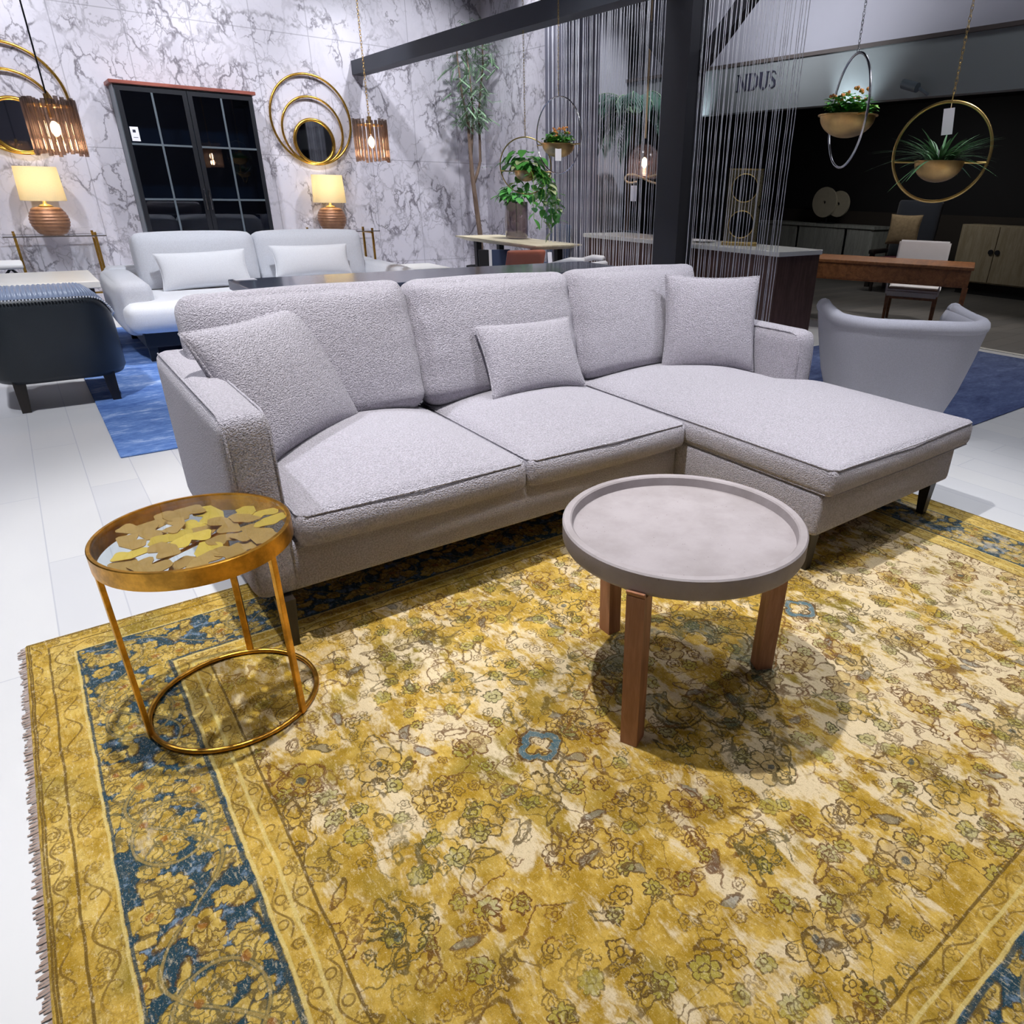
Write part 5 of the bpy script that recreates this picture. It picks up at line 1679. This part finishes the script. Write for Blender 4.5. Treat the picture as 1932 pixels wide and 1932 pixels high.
# ================================================================== inside the dim shop
def credenza():
    th = thing('credenza', 'grey wood credenza with dark gaps between its doors at the back of the dim shop', 'credenza', (11.25, 7.6, 0))
    b = MB(); b.box((11.0, 6.66, .80), (11.5, 9.0, .845)); b.box((11.03, 6.68, .14), (11.5, 6.72, .80)); b.box((11.03, 8.95, .14), (11.5, 8.99, .80)); b.box((11.4, 6.72, .14), (11.5, 8.95, .80)); b.build('body', M['cabinet_grey'], th, False, world=True)
    for a, c in ((6.72, 7.16), (7.22, 8.12), (8.18, 8.95)):
        b = MB(); b.box((11.02, a, .16), (11.05, c, .79)); b.build('door', M['cabinet_grey'], th, False, world=True)
    b = MB(); b.box((11.06, 6.75, 0), (11.45, 8.93, .14)); b.build('plinth', M['store_black'], th, False, world=True)
credenza()
def discs():
    th = thing('disc_sculpture', 'sculpture of two overlapping pale stone discs on the dark credenza', 'sculpture', (11.2, 7.7, .846))
    Mx = Matrix.Rotation(R(90), 4, 'Y')
    for y, z, r, x in ((.08, .33, .235, -.03), (-.16, .31, .20, .03)):
        Mm = Matrix.Translation((x, y, z)) @ Mx
        b = MB(); b.lathe([(.028, -.022), (r, -.022), (r + .004, 0), (r, .022), (.028, .022), (.028, -.022)], n=40, M=Mm); b.build('disc', M['stone_disc'], th, angle=40)
    b = MB(); b.tube([(0, .02, .02), (0, .02, .16)], .012, 8); b.box((-.07, -.12, 0), (.07, .16, .02)); b.build('stand', M['black_metal'], th, False)
discs()
def wing():
    th = thing('armchair', 'dark high backed armchair inside the dim shop left of the taupe cabinet', 'armchair', (10.35, 5.72, 0), R(100))
    b = MB(); b.soft((.62, .12, .82), .04, (0, .02, 0), (10, 4, 12), Matrix.Translation((0, -.26, .84)) @ Matrix.Rotation(R(8), 4, 'X')); b.build('backrest', M['charcoal_cloth'], th, angle=0)
    b = MB(); b.soft((.58, .60, .16), .04, (0, 0, .02), (10, 10, 4), Matrix.Translation((0, .06, .40))); b.build('seat', M['burgundy'], th, angle=0)
    for s in (-1, 1):
        b = MB(); b.box((s * .34 - .04, -.24, .52), (s * .34 + .04, .38, .58), .015, 2); b.box((s * .34 - .03, .28, .06), (s * .34 + .03, .34, .52)); b.build('armrest', M['dark_leg'], th)
        for y in (-.22, .30):
            MB().taper((s * .28, y, 0), (.035, .035), (s * .28, y, .34), (.05, .05)).build('leg', M['dark_leg'], th, False)
wing()
throw('throw_pillow', 'tan patterned pillow on the dark armchair inside the shop', (10.22, 5.72, .86), (.17, -.98, 0), (.14, .0, .98), .44, .40, .12, M['pattern_cloth'])
def taupe():
    th = thing('storage_cabinet', 'taupe wooden storage cabinet at the far right of the dim shop', 'cabinet', (11.25, 4.2, 0))
    b = MB(); b.box((11.03, 3.1, .17), (11.5, 5.28, .95), .004, 1); b.build('body', M['cabinet_taupe'], th, False, world=True)
    for i in range(4):
        a = 3.12 + i * .5375
        b = MB(); b.box((11.005, a + .004, .19), (11.03, a + .53, .935)); d = b.build('door', M['cabinet_taupe'], th, False, world=True)
        k = MB(); Mx = Matrix.Translation((10.998, a + (.49 if i % 2 == 0 else .045), .60)) @ Matrix.Rotation(R(90), 4, 'Y'); k.lathe([(0, -.008), (.035, -.008), (.035, .008), (0, .008)], n=16, M=Mx); k.build('knob', M['black_metal'], d, world=True)
    b = MB(); b.box((11.1, 3.15, 0), (11.48, 5.2, .17)); b.build('plinth', M['store_black'], th, False, world=True)
taupe()
def spot_fixture():
    th = thing('spotlight', 'grey cylindrical spotlight on a bracket along the lit fascia', 'spotlight', (7.2, 4.16, 2.17))
    b = MB(); b.tube([(-.002, -.10, .0), (-.10, -.03, .06)], .016, 8); b.build('bracket', M['steel_black'], th)
    b = MB(); b.tube([(-.12, -.05, .05), (-.11, .11, .095)], .042, 16); b.build('lamp_head', M['steel_black'], th, angle=50)
spot_fixture()

# ================================================================== light
def aim(o, p, q):
    o.location = p
    o.rotation_euler = (Vector(q) - Vector(p)).to_track_quat('-Z', 'Y').to_euler()
def spot(name, p, q, watt, deg, blend=0.35, size=0.04, c=(1, .98, .96)):
    l = bpy.data.lights.new(name, 'SPOT'); l.energy = watt; l.spot_size = R(deg); l.spot_blend = blend; l.shadow_soft_size = size; l.color = c
    o = bpy.data.objects.new(name, l); COL.objects.link(o); aim(o, p, q); return o
def area(name, p, q, watt, sx, sy, c=(1, 1, 1)):
    l = bpy.data.lights.new(name, 'AREA'); l.shape = 'RECTANGLE'; l.size = sx; l.size_y = sy; l.energy = watt; l.color = c
    o = bpy.data.objects.new(name, l); COL.objects.link(o); aim(o, p, q); return o
def point(name, p, watt, size, c):
    l = bpy.data.lights.new(name, 'POINT'); l.energy = watt; l.shadow_soft_size = size; l.color = c
    o = bpy.data.objects.new(name, l); COL.objects.link(o); o.location = p; return o
COOL = (.93, .95, 1.0)
K = 0.40
spot('overhead_spot', (.50, 1.75, 3.9), (.85, 1.45, 0), 1350 * K, 84, .5, .03, (1, .98, .95))
spot('overhead_spot', (2.30, 1.75, 3.9), (2.2, 1.7, .3), 520 * K, 62, .5, .045, COOL)
spot('overhead_spot', (2.6, .9, 3.9), (1.8, 2.3, .5), 260 * K, 48, .5, .05, (1, .98, .97))
spot('overhead_spot', (-1.0, 1.5, 3.9), (-.7, 1.6, 0), 120 * K, 88, .6, .05, COOL)
spot('overhead_spot', (1.2, .55, 3.9), (1.3, -.1, 0), 190 * K, 80, .6, .05, (1, .97, .93))
spot('overhead_spot', (-.6, 3.6, 3.9), (-.5, 3.9, 0), 950 * K, 88, .5, .05, COOL)
spot('overhead_spot', (3.9, 1.0, 3.9), (3.9, 1.5, 0), 620 * K, 80, .5, .05, COOL)
for x, w in ((-.6, 560), (1.0, 600), (2.6, 640), (4.2, 600)):
    spot('wall_wash', (x, 6.9, 4.0), (x + .15, 9.3, 1.5), w * 1.2 * K, 74, .6, .08, COOL)
spot('wall_wash', (5.1, 7.6, 4.0), (5.42, 8.5, 1.5), 400 * K, 60, .6, .05, COOL)
spot('overhead_spot', (1.7, 5.3, 4.0), (1.7, 6.7, .4), 1250 * K, 64, .5, .06, COOL)
spot('overhead_spot', (4.4, 6.3, 4.0), (4.7, 7.4, .75), 600 * K, 46, .5, .05, COOL)
spot('overhead_spot', (6.3, 6.0, 4.0), (6.4, 8.45, 1.6), 620 * K, 60, .6, .05, COOL)
spot('overhead_spot', (2.2, 3.4, 4.0), (2.2, 4.2, .8), 200 * K, 70, .5, .05, COOL)
spot('overhead_spot', (-.8, 5.6, 4.0), (0, 7.1, .5), 420 * K, 60, .5, .05, COOL)  # added spot, brightens the white side table
spot('overhead_spot', (2.5, 3.4, 4.0), (3.4, 4.9, 1.5), 640 * K, 44, .6, .05, (1, .98, .94))  # added spot, lifts the two far planters
spot('overhead_spot', (4.3, 3.9, 4.0), (5.2, 4.7, 1.0), 420 * K, 56, .6, .05, COOL)  # added spot for the counter, vase and bead strands
spot('overhead_spot', (4.0, 5.2, 4.0), (5.0, 6.2, 1.0), 380 * K, 56, .6, .05, COOL)
FC = (.80, .93, 1.0)
spot('fascia_spot', (6.92, 7.0, 1.98), (7.2, 7.05, 2.33), 46 * K, 76, .9, .03, FC)
spot('fascia_spot', (6.92, 4.95, 1.98), (7.2, 4.86, 2.35), 70 * K, 84, .9, .03, FC)
spot('upper_wash', (5.9, 5.6, 3.0), (7.5, 5.6, 3.3), 260 * K, 120, .8, .1, COOL)
spot('shop_fill_spot', (7.75, 5.5, 2.55), (7.55, 4.0, .4), 130 * K, 70, .6, .06, (1, .97, .93))  # added fill, lightens the white chair seat under the desk
spot('shop_fill_spot', (8.3, 3.4, 2.55), (7.6, 3.7, .4), 260 * K, 90, .6, .06, (1, .95, .9))  # added fill for desk and chair, no fixture here
area('shop_fill', (9.6, 5.6, 2.55), (9.9, 5.8, 0), 34 * K, .6, .6, (1, .97, .92))  # added soft fill so the shop furniture shows, not a real panel
for x, y in ((-2.2, -1.8), (2.4, -2.2), (-2.4, 3.6), (4.2, -1.2), (5.9, 3.1)):
    area('overhead_fill', (x, y, 4.25), (x, y, 0), (24 if y < 0 else 40) * K, .7, .7, COOL)  # added unseen area lights for ambient fill, no fixtures
WARM = (1.0, .86, .68)
for x in (.345, 3.115): point('lamp_bulb', (x, 9.05, 1.30), 4.0, .05, WARM)
point('drum_bulb', (.375, 5.69, 1.48), 5.0, .03, (1, .6, .35))
point('drum_bulb', (2.50, 6.10, 1.53), 5.0, .03, (1, .6, .35))
point('dome_bulb', (5.07, 5.68, 1.46), 2.5, .03, (1, .6, .45))

w = bpy.data.worlds.new('World'); scene.world = w; w.use_nodes = True
w.node_tree.nodes['Background'].inputs[0].default_value = (.75, .8, 1, 1)
w.node_tree.nodes['Background'].inputs[1].default_value = 0.05

# ================================================================== camera
cam = bpy.data.cameras.new('Camera'); co = bpy.data.objects.new('Camera', cam); COL.objects.link(co)
yaw, pitch, roll = R(38.446), R(25.726), R(1.2758)
f = Vector((math.sin(yaw) * math.cos(pitch), math.cos(yaw) * math.cos(pitch), -math.sin(pitch)))
r = Vector((math.cos(yaw), -math.sin(yaw), 0)); u = r.cross(f)
r2 = r * math.cos(roll) + u * math.sin(roll); u2 = -r * math.sin(roll) + u * math.cos(roll)
co.matrix_world = Matrix.Translation((0, 0, 1.3)) @ Matrix((r2, u2, -f)).transposed().to_4x4()
cam.sensor_width = 36.0; cam.lens = 36.0 * 1298.09 / 1932
cam.shift_x = -(1112.6 - 966) / 1932; cam.shift_y = (982.3 - 966) / 1932
cam.clip_start = 0.05; cam.clip_end = 60
scene.camera = co
scene.view_settings.view_transform = 'Standard'; scene.view_settings.look = 'None'
scene.view_settings.exposure = 0.0; scene.view_settings.gamma = 1.0; scene.view_settings.use_curve_mapping = False
scene.cycles.max_bounces = 5; scene.cycles.diffuse_bounces = 3; scene.cycles.glossy_bounces = 4; scene.cycles.transparent_max_bounces = 20
scene.cycles.use_adaptive_sampling = True; scene.cycles.adaptive_threshold = 0.12; scene.cycles.adaptive_min_samples = 16
scene.cycles.sample_clamp_indirect = 6.0
scene.cycles.use_denoising = True
